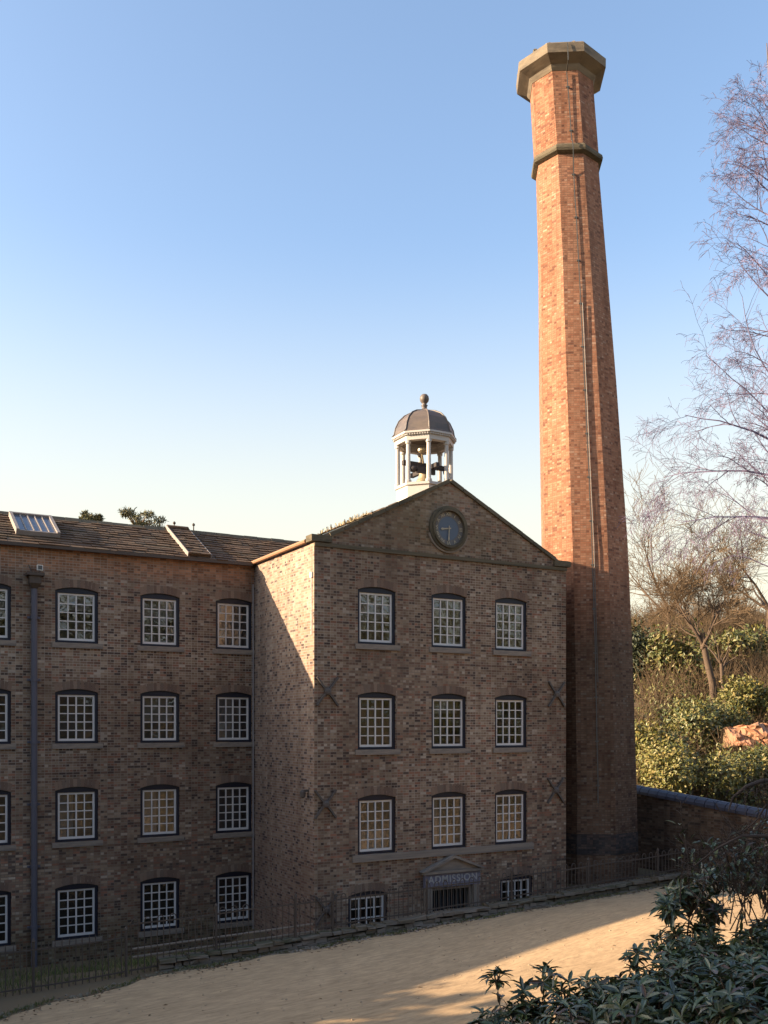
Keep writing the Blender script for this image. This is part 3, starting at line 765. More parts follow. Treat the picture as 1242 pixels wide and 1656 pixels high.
m.lathe([(r, Zr(z)) for r, z in DOME], (CU.x, CU.y, 0), 8, O8)
dm = m.build('dome', M['lead'], cp)
m = MB()
for k in range(8):
    a = O8 + k*math.pi/4
    m.tube([(CU.x + r*math.cos(a), CU.y + r*math.sin(a), Zr(z)+0.008) for r, z in DOME], 0.025, 6)
m.build('dome_rib', M['lead'], dm)
m = MB(); m.lathe([(0.15, Zr(10.0)), (0.13, Zr(10.07)), (0.085, Zr(10.10)), (0.085, Zr(10.20)), (0.11, Zr(10.23)), (0.065, Zr(10.27)), (0.09, Zr(10.31)), (0.135, Zr(10.37)), (0.15, Zr(10.445)), (0.135, Zr(10.52)), (0.085, Zr(10.58)), (0.02, Zr(10.60))], (CU.x, CU.y, 0), 16)
m.build('finial', M['lead'], cp, True)
bl = empty('bell', (CU.x, CU.y, Zr(7.61)), 'bronze bell with its dark headstock and wheel hanging inside the white cupola', 'bell')
m = MB(); m.lathe([(0.05, Zr(8.22)), (0.13, Zr(8.20)), (0.17, Zr(8.10)), (0.20, Zr(7.92)), (0.27, Zr(7.80)), (0.29, Zr(7.78))], (CU.x, CU.y, 0), 18)
m.build('bell_body', M['bronze'], bl, True)
m = MB(); m.box(CU.x-0.80, CU.x+0.80, CU.y-0.06, CU.y+0.06, Zr(8.24), Zr(8.38)); m.box(CU.x-0.06, CU.x+0.06, CU.y-0.80, CU.y+0.80, Zr(8.10), Zr(8.235))
m.box(CU.x-0.55, CU.x+0.10, CU.y-0.5, CU.y-0.42, Zr(7.92), Zr(8.10))
m.build('headstock', M['timber'], bl)
m = MB()
for (x, y, z) in ((CU.x-0.62, CU.y-0.35, Zr(8.05)), (CU.x+0.80, CU.y-0.1, Zr(8.18))):
    m.lathe([(0.05, -0.10), (0.12, -0.06), (0.14, 0), (0.12, 0.06), (0.05, 0.10)], (x, y, z), 12)
m.build('counterweight', M['timber'], bl, True)
m = MB(); m.lathe([(0.07, -0.09), (0.13, -0.04), (0.13, 0.04), (0.07, 0.09)], (CU.x-0.25, CU.y-0.25, Zr(8.72)), 12); m.tube([(CU.x-0.25, CU.y-0.25, Zr(8.6)), (CU.x-0.1, CU.y-0.1, Zr(8.36))], 0.03, 6)
m.build('hammer', M['bronze'], bl)

# ---- octagonal chimney (leans slightly)
CC = cw(953, 1175, 34.0)
rt_ = Vector((UX, -UY, 0))                      # viewer's right in world axes: the way the old stack leans from
AXIS = ((-8, 0.0), (-2.5, 0.0), (2.75, -0.088), (6.48, -0.2), (16.2, -0.615), (19.9, -0.813), (22.5, -1.0), (24, -1.08))
def drift(z):
    for (a, b), (c, d) in zip(AXIS[:-1], AXIS[1:]):
        if z <= c: return rt_ * lerp(b, d, (z - a) / (c - a))
    return rt_ * AXIS[-1][1]
chm = empty('mill_chimney', (CC.x, CC.y, Zr(-5.9)), 'tall tapering octagonal red brick chimney with a flared stone cap beside the mill', 'chimney')
nd = Vector((UX*(-0.061) + UY*(-0.998), -UY*(-0.061) + UX*(-0.998), 0))
rot8 = math.atan2(nd.y, nd.x) + R(22.5)
def octa(mb, prof, cap=True):
    k = len(mb.v)
    for r, z in prof:
        for j in range(8):
            a = rot8 + j*math.pi/4; ox = drift(z)
            mb.v.append((CC.x + r*math.cos(a) + ox.x, CC.y + r*math.sin(a) + ox.y, Zr(z)))
    for i in range(len(prof)-1):
        for j in range(8): mb.f.append((k+i*8+j, k+i*8+(j+1) % 8, k+(i+1)*8+(j+1) % 8, k+(i+1)*8+j))
    if cap:
        mb.f.append(tuple(k+j for j in range(8))[::-1]); e = k+(len(prof)-1)*8; mb.f.append(tuple(e+j for j in range(8)))
CRAD = ((-7, 1.73), (-2.5, 1.67), (2.75, 1.60), (6.48, 1.542), (12, 1.39), (16.2, 1.23), (20.2, 1.11))
def cr(z):
    for (a, b), (c, d) in zip(CRAD[:-1], CRAD[1:]):
        if z <= c: return lerp(b, d, (z - a) / (c - a))
    return CRAD[-1][1]
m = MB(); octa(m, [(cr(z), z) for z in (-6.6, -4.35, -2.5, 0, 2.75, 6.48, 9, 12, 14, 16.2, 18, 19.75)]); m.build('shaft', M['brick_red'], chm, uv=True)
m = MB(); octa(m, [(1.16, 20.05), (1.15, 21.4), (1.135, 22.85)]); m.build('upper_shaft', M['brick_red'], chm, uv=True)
m = MB(); octa(m, [(1.15, 19.74), (1.28, 19.80), (1.30, 19.88), (1.28, 19.98), (1.17, 20.08)]); m.build('stone_band', M['stone_dark'], chm)
m = MB(); octa(m, [(1.15, 22.60), (1.21, 22.68), (1.25, 22.76), (1.61, 22.94), (1.63, 23.24), (1.57, 23.30), (1.1, 23.36)]); cpz = m.build('stone_cap', M['stone_cap'], chm)
m = MB()
for k in range(26):
    a = rr.uniform(0, 6.28); r_ = rr.uniform(1.05, 1.42); ox = drift(23.2); x = CC.x+r_*math.cos(a)+ox.x; y = CC.y+r_*math.sin(a)+ox.y; s_z = rr.uniform(.05, .14)
    m.lathe([(s_z*0.7, 0), (s_z, s_z*.5), (s_z*0.5, s_z)], (x, y, Zr(23.29)), 5, a)
m.build('loose_rubble', M['rubble'], cpz)
m = MB(); octa(m, [(cr(-4.3)+0.02, -4.35), (cr(-3.7)+0.02, -3.65)], False); m.build('tar_band', M['brick_dark'], chm, uv=True)
m = MB()
def chface(z, off, lat):
    ap = cr(z)*math.cos(R(22.5)) if z < 19.7 else 1.16*math.cos(R(22.5))
    if z >= 22.6: ap = 1.63*math.cos(R(22.5))
    elif 19.7 <= z <= 20.1: ap = 1.33*math.cos(R(22.5))
    n = nd.normalized(); tx = Vector((-n.y, n.x, 0)); ox = drift(z)
    p = CC + n*(ap + off) + tx*lat + ox; return Vector((p.x, p.y, Zr(z)))
zs = [-2.6 + 0.8*k for k in range(28)] + [19.75, 20.05, 20.15, 21, 22, 22.5, 22.62, 23.2]
pts = [chface(z, 0.035, 0.06 + 0.006*math.sin(z*3)) for z in sorted(zs) if z < 23.3]
for a, b in zip(pts[:-1], pts[1:]): m.bar(a, b, 0.032, 0.02, (nd.x, nd.y, 0))
for z in [k*1.5 - 2 for k in range(17)]:
    p = chface(z, 0.02, 0.06); m.bar(p - rt_*0.06, p + rt_*0.06, 0.04)
m.tube([chface(14.5, 0.06, 0.12), chface(6, 0.06, 0.12), chface(1.5, 0.06, 0.12)], 0.014, 5)
m.build('lightning_conductor', M['steel'], chm)
# ---- boundary wall on the right
A = cw(1022, 1175, 35.6); B = cw(1460, 1175, 26.6)
def zt(f): return Zr(lerp(-2.17, -3.05, f))
bw_ = empty('boundary_wall', (A.x, A.y, H(A.x, A.y)), 'rough brick boundary wall with a rounded blue coping running right from the chimney', 'wall')
d = (B - A); d.z = 0; nrm = Vector((d.y, -d.x, 0)).normalized()
m = MB(); th = 0.4
fa = [(A.x,A.y,Zr(-6.6)), (B.x,B.y,Zr(-6.6)), (B.x,B.y,zt(1)-0.28), (A.x,A.y,zt(0)-0.28)]
m.prism(fa, tuple(-nrm*th)); m.build('wall_body', M['brick_rough'], bw_, uv=True)
m = MB(); n = 24
for k in range(n):
    f0, f1 = k/n + 0.0015, (k+1)/n - 0.0015; P = []
    for f in (f0, f1):
        c = A.lerp(B, f) - nrm*th/2; z0 = zt(f) - 0.28
        P.append([(c + nrm*x_).to_tuple()[:2] + (z0 + h_,) for x_, h_ in ((0.27, 0), (0.27, 0.10), (0.20, 0.21), (0.08, 0.27), (-0.08, 0.27), (-0.20, 0.21), (-0.27, 0.10), (-0.27, 0))])
    q = len(P[0]); m.add(P[0] + P[1], [tuple(range(q)), tuple(range(q, 2*q))[::-1]] + [(i, q+i, q+(i+1) % q, (i+1) % q) for i in range(q)])
m.build('coping', M['coping'], bw_)

# ------------------------------------------------------------------ railings, dwarf wall
def rail_top(x): return Zr(-4.60 + 0.028*x)
FY = -1.2
def railing(label, posts, x0, x1, base, topf, step, hoop, extra_low=False, stays=True):
    r = empty('iron_railing', ((x0+x1)/2, FY, base((x0+x1)/2)), label, 'railing', 'iron railings along the path')
    for x in posts:
        m = MB(); h = topf(x) + 0.22
        m.tube([(x, FY, base(x)-0.4), (x, FY, h-0.1), (x, FY, h-0.08), (x, FY, h)], [0.036, 0.034, 0.05, 0.012], 8, True); m.build('post', M['iron'], r)
    for off in (-0.06, None):
        m = MB(); n = max(2, int((x1-x0)/0.5)); pts = []
        for k in range(n+1):
            x = lerp(x0, x1, k/n); z = topf(x) + off if off is not None else base(x) + 0.12
            pts.append((x, FY, z + 0.012*math.sin(x*2.1)))
        for a, b in zip(pts[:-1], pts[1:]): m.bar(a, b, 0.028, 0.035)
        m.build('rail', M['iron'], r)
    m = MB(); x = x0 + 0.05; i = 0
    while x < x1:
        t = topf(x); j = rr.uniform(-0.02, 0.02); lx = rr.uniform(-0.015, 0.015)
        if hoop and i % 2 == 0:
            c = x + step/2; n = 6
            pts = [(x, FY, base(x)+0.02), (x+lx, FY, t)] + [(c - step/2*math.cos(math.pi*k/n), FY, t + 0.10*math.sin(math.pi*k/n)) for k in range(1, n)] + [(x+step, FY, t), (x+step, FY, base(x+step)+0.02)]
            m.tube(pts, 0.0135, 5)
        elif not hoop:
            m.tube([(x, FY, base(x)-0.02), (x+lx, FY, t+0.05+j), (x+lx, FY, t+0.12+j)], [0.0135, 0.0135, 0.004], 5)
        x += step*rr.uniform(0.96, 1.04); i += 1
    m.build('baluster', M['iron'], r)
    if extra_low:
        for zz in (0.42, 0.62):
            m = MB(); m.tube([(x0+0.1, FY+0.10, base(x0)+zz), (x1-0.1, FY+0.10, base(x1)+zz-0.1)], 0.03, 8, True); m.build('low_pipe', M['stone'], r)
    return r
gb0 = lambda x: H(x, FY)
wt = lambda x: H(x, FY) + 0.30
railing('rusty iron railing with plain bars above the grass hollow, leftmost, ending at the tall post', [-7.72, -5.58], -11.0, -5.6, gb0, lambda x: Zr(-4.92 + 0.03*x) + 0.02, 0.155, False)
railing('rusty iron railing with two low pipes, running from the tall post to the mill corner', [-3.3, -1.1], -5.5, -0.45, gb0, lambda x: rail_top(x) - 0.02, 0.16, True, True)
railing('iron railing on the dwarf stone wall in front of the mill doorway and chimney', [0.0, 3.0, 6.0, 9.0, 12.0], -0.40, 13.6, wt, lambda x: rail_top(x) - 0.06 + 0.012*max(0, x-6), 0.15, True)
dw = empty('dwarf_wall', (5, FY, H(5, FY)), 'low mossy rubble wall under the railing in front of the mill', 'wall')
def stones(mb, x0, x1, y0, y1, zlo, zhi, mean, rnd):
    x = x0
    while x < x1:
        w_ = mean*rnd.uniform(0.6, 1.5); a, b = zlo(x), zhi(x); jt = rnd.uniform(-.05, .05); e = [rnd.uniform(-.035, .035) + (jt if q < 4 else 0) for q in range(8)]
        X0, X1 = x+0.01, min(x+w_, x1)-0.01
        mb.add([(X0,y0+e[0],a),(X1,y0+e[1],a),(X1,y1,a),(X0,y1,a),(X0+e[4],y0+e[2],b+e[5]),(X1+e[6],y0+e[3],b+e[7]),(X1,y1,b+e[7]),(X0,y1,b+e[5])],
               [(0,3,2,1),(4,5,6,7),(0,1,5,4),(1,2,6,5),(2,3,7,6),(3,0,4,7)])
        x += w_
m = MB()
stones(m, -4.8, 13.6, FY-0.16, FY+0.17, lambda x: H(x, FY)-0.5, lambda x: H(x, FY)+0.06, 0.32, rr)
stones(m, -4.8, 13.6, FY-0.13, FY+0.15, lambda x: H(x, FY)+0.06, lambda x: H(x, FY)+0.16, 0.28, rr)
m.build('rubble_courses', M['rubble'], dw)
m = MB(); stones(m, -4.8, 13.6, FY-0.20, FY+0.22, lambda x: H(x, FY)+0.21, lambda x: H(x, FY)+0.30, 0.36, rr)
m.build('coping_stones', M['rubble_moss'], dw)

# grass in the hollow and on the verge
rg = random.Random(5)
m = MB()
def blade(mb, x, y, h, w_, rnd):
    z = H(x, y); a = rnd.uniform(0, 6.28); dx, dy = w_*math.cos(a), w_*math.sin(a); lx, ly = rnd.uniform(-.5, .5)*h, rnd.uniform(-.5, .5)*h
    mb.add([(x-dx,y-dy,z-0.02),(x+dx,y+dy,z-0.02),(x+lx*.4+dx*.7,y+ly*.4+dy*.7,z+h*.6),(x+lx*.4-dx*.7,y+ly*.4-dy*.7,z+h*.6),(x+lx,y+ly,z+h)], [(0,1,2,3),(3,2,4)])
for k in range(6500):
    x = rg.uniform(-11, -0.6); y = rg.uniform(-1.1, 4.3)
    if hnoise(x*1.3, y*1.1) > -0.45: blade(m, x, y, rg.uniform(.05, .17), .010, rg)
for k in range(4200):
    x = rg.uniform(-11, 13); e = path_edge(x); y = e + abs(rg.gauss(0, 0.14)) - 0.06
    if hnoise(x*1.9, y) > -0.2: blade(m, x, y, rg.uniform(.03, .10), .009, rg)
tag(m.build('grass', M['grass']), 'short rough grass in the hollow behind the railing and along the verge', 'grass', kind='stuff')
m = MB()
for k in range(900):
    x = rg.uniform(-11, 13.5); y = path_edge(x) + rg.gauss(0.0, 0.16)
    s_ = rg.uniform(.015, .055); a = rg.uniform(0, 6)
    m.lathe([(s_*.9, 0), (s_, s_*.35), (s_*.45, s_*.8)], (x, y, H(x, y)), 5, a)
tag(m.build('verge_stones', M['rubble']), 'loose pale stones scattered along the edge of the gravel path', 'stones', kind='stuff')

m = MB(); lt = MB()
for k in range(3600):
    x = rg.uniform(-10, 14); y = rg.uniform(-11, -1.6); s_ = rg.uniform(.006, .016) + (0.016 if rg.random() < .06 else 0)
    if y > path_edge(x): continue
    zz = H(x, y) + 0.016; a = rg.uniform(0, 6)
    m.lathe([(s_, 0), (s_*.9, s_*.6), (s_*.3, s_)], (x, y, zz), 5, a)
tag(m.build('gravel_chips', M['chips']), 'loose gravel chips lying on the sandy path', 'gravel', kind='stuff')
for k in range(900):
    x = rg.uniform(-10, 14); y = path_edge(x) - abs(rg.gauss(0, 0.35)) if k % 7 else rg.uniform(-10, -2)
    if hnoise(x*1.1, y*.9) < -0.1: continue
    zz = H(x, y) + 0.03; a = rg.uniform(0, 6.28); L_ = rg.uniform(.03, .07); dx, dy = L_*math.cos(a), L_*math.sin(a); u_ = rg.uniform(0, .02)
    lt.add([(x-dx, y-dy, zz), (x+dy*.4, y-dx*.4, zz+u_), (x+dx, y+dy, zz+.004), (x-dy*.4, y+dx*.4, zz+u_*.5)], [(0, 1, 2), (0, 2, 3)])
tag(lt.build('leaf_litter', M['litter']), 'fallen brown leaves scattered over the path and its edge', 'leaves', kind='stuff')
# ------------------------------------------------------------------ vegetation
def leaf(mb, p, d, n, ln, wd, fold=0.25, droop=0.2):
    """pointed leaf: p base, d direction, n up"""
    s = d.cross(n)
    if s.length < 1e-4: s = d.orthogonal()
    s.normalize(); n = s.cross(d)
    up_ = n*wd*fold; q = n*ln*droop
    m1 = p + d*ln*0.36 - q*0.06; m2 = p + d*ln*0.72 - q*0.28; c = p + d*ln - q*0.6; h1 = s*wd*0.44; h2 = s*wd*0.40
    mb.add([p, m1 + h1 + up_, m2 + h2 + up_, c, m2 - h2 + up_, m1 - h1 + up_, m1, m2], [(0, 1, 6), (6, 1, 2, 7), (7, 2, 3), (0, 6, 5), (6, 7, 4, 5), (7, 3, 4)])
def rv(rnd):
    while True:
        v = Vector((rnd.uniform(-1, 1), rnd.uniform(-1, 1), rnd.uniform(-1, 1)))
        if 0.05 < v.length < 1: return v.normalized()
def rhodo(name, label, mounds, rnd, dens=60, group='rhododendrons beside the viewer'):
    c0 = mounds[0][0]; base = Vector((c0.x, c0.y, H(c0.x, c0.y)))
    root = empty(name, base, label, 'shrub', group)
    lv, st = MB(), MB()
    for (c, r, f) in mounds:
        n = int(dens * f * (r/0.4)**2 * 2.0)
        hub = Vector((c.x, c.y, c.z - r*0.9))
        g = Vector((lerp(c.x, base.x, 0.4), lerp(c.y, base.y, 0.4), 0)); g.z = H(g.x, g.y) - 0.05
        kk = min(1, r/0.3); st.tube([g, g.lerp(hub, 0.35) + rv(rnd)*0.06, g.lerp(hub, 0.7) + rv(rnd)*0.06, hub], [0.026*kk, 0.02*kk, 0.016*kk, 0.012*kk], 6)
        if r < 0.15:
            for e in range(3):
                pt = hub.lerp(g, rnd.uniform(.05, .25)) + rv(rnd)*.03; mm_ = rnd.randint(3, 5)
                for q in range(mm_): leaf(lv, pt, (rv(rnd) + Vector((0, 0, .1))).normalized(), Vector((0, 0, 1)), rnd.uniform(.08, .13), .032, .2, .3)
        for k in range(n):
            dr_ = rv(rnd)
            if dr_.z < -0.35: dr_.z = -dr_.z
            rad = r*rnd.uniform(0.62, 1.06)
            tip = c + Vector((dr_.x*rad, dr_.y*rad, dr_.z*rad*0.85))
            mid = hub.lerp(tip, 0.55) + rv(rnd)*0.04
            st.tube([hub, mid, tip], [0.009, 0.006, 0.004], 4)
            ax = (dr_ + Vector((0, 0, 0.9)) + rv(rnd)*0.35).normalized()
            for ring_, (nl, tilt, back) in enumerate(((rnd.randint(5, 8), rnd.uniform(0.15, 0.65), 0.0), (rnd.randint(3, 5), -0.1, 0.05))):
                a0 = rnd.uniform(0, 6.28); x = ax.orthogonal().normalized(); y = ax.cross(x)
                for q in range(nl):
                    a = a0 + 6.283*q/nl + rnd.uniform(-.3, .3)
                    d_ = (x*math.cos(a) + y*math.sin(a) + ax*(tilt + rnd.uniform(-.25, .25))).normalized()
                    L_ = rnd.uniform(0.07, 0.135)
                    leaf(lv, tip - ax*back, d_, ax, L_, L_*rnd.uniform(.25, .34), 0.22, rnd.uniform(-.1, .9))
    st.build('stem', M['bark'], root); lv.build('foliage', M['rhodo'], root)
    return root
rs = random.Random(21)
C = cw
rhodo('rhododendron', 'dark glossy rhododendron filling the bottom right corner', [(C(1165,1650,6.0), .46, 1), (C(1225,1600,6.4), .40, 1), (C(1240,1690,5.2), .46, 1), (C(1120,1580,6.6), .27, 1.1), (C(1070,1660,5.8), .36, 1), (C(1215,1540,7.0), .17, 0.9), (C(1240,1520,7.2), .16, .9), (C(1245,1565,6.6), .22, 1)], rs, 60)
rhodo('rhododendron', 'upright rhododendron whose topmost leaves stand before the dwarf wall and railing end', [(C(1115,1450,7.4), .17, 1.1), (C(1160,1425,7.6), .13, 0.9), (C(1085,1470,7.3), .13, 0.9), (C(1120,1530,7.3), .22, .8), (C(1075,1530,7.2), .10, 0.9), (C(1150,1490,7.5), .16, .6), (C(1205,1425,7.8), .14, .7), (C(1240,1440,7.6), .17, .8), (C(1250,1385,7.8), .13, .7)], rs, 60)
rhodo('rhododendron', 'bushy rhododendron with one tall leafy shoot against the sunlit path', [(C(985,1660,6.6), .30, 1), (C(1035,1615,6.8), .22, 1), (C(1030,1550,7.0), .07, 1.3), (C(930,1665,6.5), .24, 1), (C(965,1600,6.8), .12, 1)], rs, 60)
rhodo('rhododendron', 'small sparse rhododendron with bare stems at the front edge of the path', [(C(860,1655,7.2), .20, 0.9), (C(885,1580,7.2), .08, 1.2), (C(805,1585,7.3), .08, 1.2), (C(790,1665,7.2), .14, 0.8), (C(845,1605,7.2), .06, 1), (C(915,1605,7.0), .08, 1)], rs, 60)

def bare(trunk, twigs, p, d, ln, rad, lvl, maxl, rnd, droop=0.0, up=0.0, nch=(4, 6), shr=0.62, tw=2, seg=5, minr=0.004, curl=0.25, t0=0.25):
    pts = [p]; rads = [rad]; q = p.copy(); dd = d.copy()
    for k in range(seg):
        dd = (dd + rv(rnd)*curl*0.5 + Vector((0, 0, up - droop*(k/seg)*lvl))).normalized()
        q = q + dd*(ln/seg); pts.append(q.copy()); rads.append(max(minr, rad*(1 - 0.72*(k+1)/seg)))
    (trunk if lvl < tw else twigs).tube(pts, rads, 7 if lvl == 0 else (5 if lvl < tw else 3))
    if lvl >= maxl: return
    for c in range(rnd.randint(*nch)):
        t = rnd.uniform(t0, 1.0); i = min(seg-1, int(t*seg)); b = pts[i].lerp(pts[i+1], t*seg - i)
        ax = (pts[i+1]-pts[i]).normalized(); o = rv(rnd); o = (o - ax*o.dot(ax)).normalized()
        bare(trunk, twigs, b, (ax*0.75 + o*rnd.uniform(.5, .95)).normalized(), ln*shr*rnd.uniform(.7, 1.15), max(minr, rads[i]*0.55), lvl+1, maxl, rnd, droop, up, nch, shr, tw, seg, minr, curl, t0)

# birch just beyond the right edge: upright leader, arching limbs and hanging twigs
rb = random.Random(42)
bx = cw(1268, 1175, 20.0); bz = H(bx.x, bx.y)
bt = empty('birch_tree', (bx.x, bx.y, bz), 'tall bare birch with drooping pinkish twigs reaching in from the right edge', 'tree')
tk, tw_ = MB(), MB()
lead = [Vector((bx.x, bx.y, bz-0.2)), Vector((bx.x+.05, bx.y, Zr(0))), Vector((bx.x-.05, bx.y+.1, Zr(5))), Vector((bx.x, bx.y, Zr(9))), cw(1252, 250, 20), cw(1240, 70, 20)]
tk.tube(lead, [.20, .17, .13, .09, .05, .008], 9)
rtv = Vector((UX, -UY, 0)); fw = Vector((UY, UX, 0))
def limb(z, dirv, ln, rad, nch, lvmax=3, droop=0.10, up_=0.03):
    p = Vector((bx.x, bx.y, Zr(z)))
    bare(tk, tw_, p, dirv.normalized(), ln, rad, 1, lvmax + 1, rb, droop, up_, nch, 0.50, 1, 6, 0.0030, 0.32)
for k in range(56):
    z = lerp(3.2, 13.2, k/55) + rb.uniform(-.3, .3)
    side = -1 if rb.random() < 0.72 else 1
    reach = lerp(2.3, 1.2, max(0, (z-5)/8)) * (0.6 if z < 8.5 and k % 3 else 1)
    limb(z, rtv*side*rb.uniform(.5, 1) + fw*rb.uniform(-.9, .9) + Vector((0, 0, rb.uniform(.25, .75))), reach*rb.uniform(.7, 1.1), 0.020, (5, 6))
for (z, ln) in ((5.2, 2.5), (5.9, 2.2), (4.3, 2.2)):
    limb(z, -rtv + fw*rb.uniform(-.2, .2) + Vector((0, 0, .30)), ln, 0.03, (6, 8), 3, 0.06, 0.01)
tk.build('trunk', M['bark'], bt, True); tw_.build('twigs', M['twig'], bt)

# bare oak on the slope, two slim trunks beside it
ro = random.Random(8)
def hilltree(px, py, dist, h_fork, crown, label, seed, nch=(5, 7), lean_=0, rad=0.32, maxl=4, name='bare_tree'):
    rnd = random.Random(seed); p = cw(px, py, dist); p.z = H(p.x, p.y)
    r = empty(name, p, label, 'tree', 'bare trees on the slope'); a, b = MB(), MB()
    top = p + Vector((0, 0, h_fork)) + rtv*lean_
    a.tube([p - Vector((0, 0, .4)), p.lerp(top, .35) + rtv*.15, p.lerp(top, .7), top], [rad, rad*.8, rad*.7, rad*.6], 8)
    for k in range(5):
        ang = k*1.26 + rnd.uniform(-.3, .3)
        bare(a, b, top - Vector((0, 0, rnd.uniform(0, h_fork*.25))), (rtv*math.cos(ang) + fw*math.sin(ang) + Vector((0, 0, rnd.uniform(.7, 1.4)))).normalized(), crown*rnd.uniform(.8, 1.1), rad*.45, 1, maxl, rnd, 0.0, 0.05, nch, 0.68, 3, 5, 0.011, 0.36, 0.32)
    a.build('trunk', M['bark_sun'], r, True); b.build('twigs', M['twig_tan'], r); return r
hp = cw(1160, 1140, 56)
print('H at oak', H(hp.x, hp.y) - EYE, 'want', (1175-1140)/1547*56)
hilltree(1155, 1140, 56, 4.6, 3.1, 'bare oak with a stout forked trunk on the wooded slope, the tallest bare crown', 5, (7, 9), -0.7, 0.25)
hilltree(1085, 1100, 66, 4.0, 4.8, 'bare tree with a fine fan crown just right of the chimney', 9, (5, 7), -0.2, 0.22)
hilltree(1172, 1140, 54, 4.0, 1.4, 'slim pale trunk standing close beside the forked oak', 12, (2, 3), -0.2, 0.15, 3)
hilltree(1240, 1090, 68, 4.0, 5.0, 'bare brown tree at the right edge behind the green bushes', 15, (5, 7), 0.2, 0.26)

def leafclump(mb, c, rad, n, ln, rnd, shell=0.55, wd=0.5):
    for k in range(n):
        v = rv(rnd); f = rnd.uniform(shell, 1.0)*(1 + 0.22*hnoise(v.x*3+c.x, v.y*3+v.z*2))
        p = c + Vector((v.x*rad.x*f, v.y*rad.y*f, v.z*rad.z*f))
        d_ = (v*0.7 + rv(rnd)).normalized()
        leaf(mb, p, d_, (v + Vector((0, 0, .6)) + rv(rnd)*.5).normalized(), ln*rnd.uniform(.7, 1.3), ln*wd*rnd.uniform(.8, 1.2), 0.15, 0.3)
def bush(px, py, dist, w_, h_, mat, label, seed, ln=0.22, n=1500, name='laurel_bush'):
    rnd = random.Random(seed); c = cw(px, py, dist); g = H(c.x, c.y)
    r = empty(name, (c.x, c.y, g), label, 'bush', 'bushes on the slope'); mb = MB(); st = MB()
    nb = 7
    for k in range(nb):
        off = rtv*rnd.uniform(-.55, .55)*w_ + fw*rnd.uniform(-.4, .4)*w_
        hh = h_*rnd.uniform(.55, 1.0); cc = Vector((c.x, c.y, 0)) + off; cc.z = c.z + h_*0.5 - hh*0.5 + rnd.uniform(-.25, .1)*h_
        leafclump(mb, cc, Vector((w_*.42, w_*.42, hh*.5)), n//nb, ln, rnd, 0.5)
        gg = Vector((c.x, c.y, g-0.1)); st.tube([gg, gg.lerp(cc, .6) + rv(rnd)*.2, cc], [.06, .04, .02], 5)
    mb.build('foliage', M[mat], r); st.build('stem', M['bark'], r); return r
bush(1058, 1220, 44, 2.3, 3.0, 'leaf_lime', 'yellow green bush right beside the chimney, above the boundary wall', 1, 0.22, 3600)
bush(1140, 1172, 49, 3.0, 3.2, 'leaf_mid', 'dark green rounded bush below the forked oak', 2, 0.22, 4200)
bush(1228, 1135, 51, 2.6, 2.6, 'leaf_lime', 'bright green bush at the right edge above the orange rock', 3, 0.22, 3600)
bush(1112, 1245, 41, 2.8, 2.2, 'leaf_lime', 'yellow green spreading bush just above the blue coping', 4, 0.18, 4600)
bush(1210, 1240, 43, 2.8, 2.0, 'leaf_mid', 'mid green bush below the orange rock, behind the wall end', 6, 0.2, 4200)
bush(1048, 1060, 62, 2.4, 4.4, 'leaf_dark', 'dark evergreen bush high on the slope against the chimney edge', 7, 0.3, 2400, 'evergreen_bush')
bush(1200, 1050, 64, 3.0, 3.0, 'leaf_mid', 'green holly bush on the slope right of the oak trunk', 10, 0.3, 2400, 'evergreen_bush')
bush(1100, 1080, 60, 2.6, 5.0, 'leaf_mid', 'tall ivy covered thicket left of the oak trunk', 13, 0.3, 2600, 'ivy_thicket')

rk = empty('rock_outcrop', cw(1205, 1200, 47), 'bare orange sandstone rock face glowing in the sun on the slope', 'rock')
m = MB(); rnd = random.Random(4); P0 = cw(1226, 1190, 46.0)
nx, nz = 16, 9
for j in range(nz+1):
    for i in range(nx+1):
        u_, v_ = i/nx - .5, j/nz - .5
        q = P0 + rtv*(u_*2.3) + Vector((0, 0, v_*1.25*(1 - 0.6*abs(u_-.1)))) + fw*(0.9*v_ + 1.2*u_*u_) - fw*(0.35*round(2*math.sin(u_*9 + v_*5))/2 + rnd.uniform(-.16, .16)) + Vector((0, 0, rnd.uniform(-.07, .07)))
        m.v.append(tuple(q))
for j in range(nz):
    for i in range(nx): a = j*(nx+1)+i; m.f.append((a, a+1, a+nx+2, a+nx+1))
k = len(m.v); bk = [Vector(v) + fw*2.2 - Vector((0, 0, .3)) for v in m.v]; 
m.v += [tuple(b) for b in bk]; m.f += [tuple(i + k for i in f[::-1]) for f in m.f[:nx*nz]]
bd_ = [i for i in range(nx+1)] + [j*(nx+1)+nx for j in range(1, nz+1)] + [nz*(nx+1)+i for i in range(nx-1, -1, -1)] + [j*(nx+1) for j in range(nz-1, 0, -1)]
for a, b in zip(bd_, bd_[1:] + bd_[:1]): m.f.append((a, a+k, b+k, b))
m.build('rock_face', M['rock'], rk)

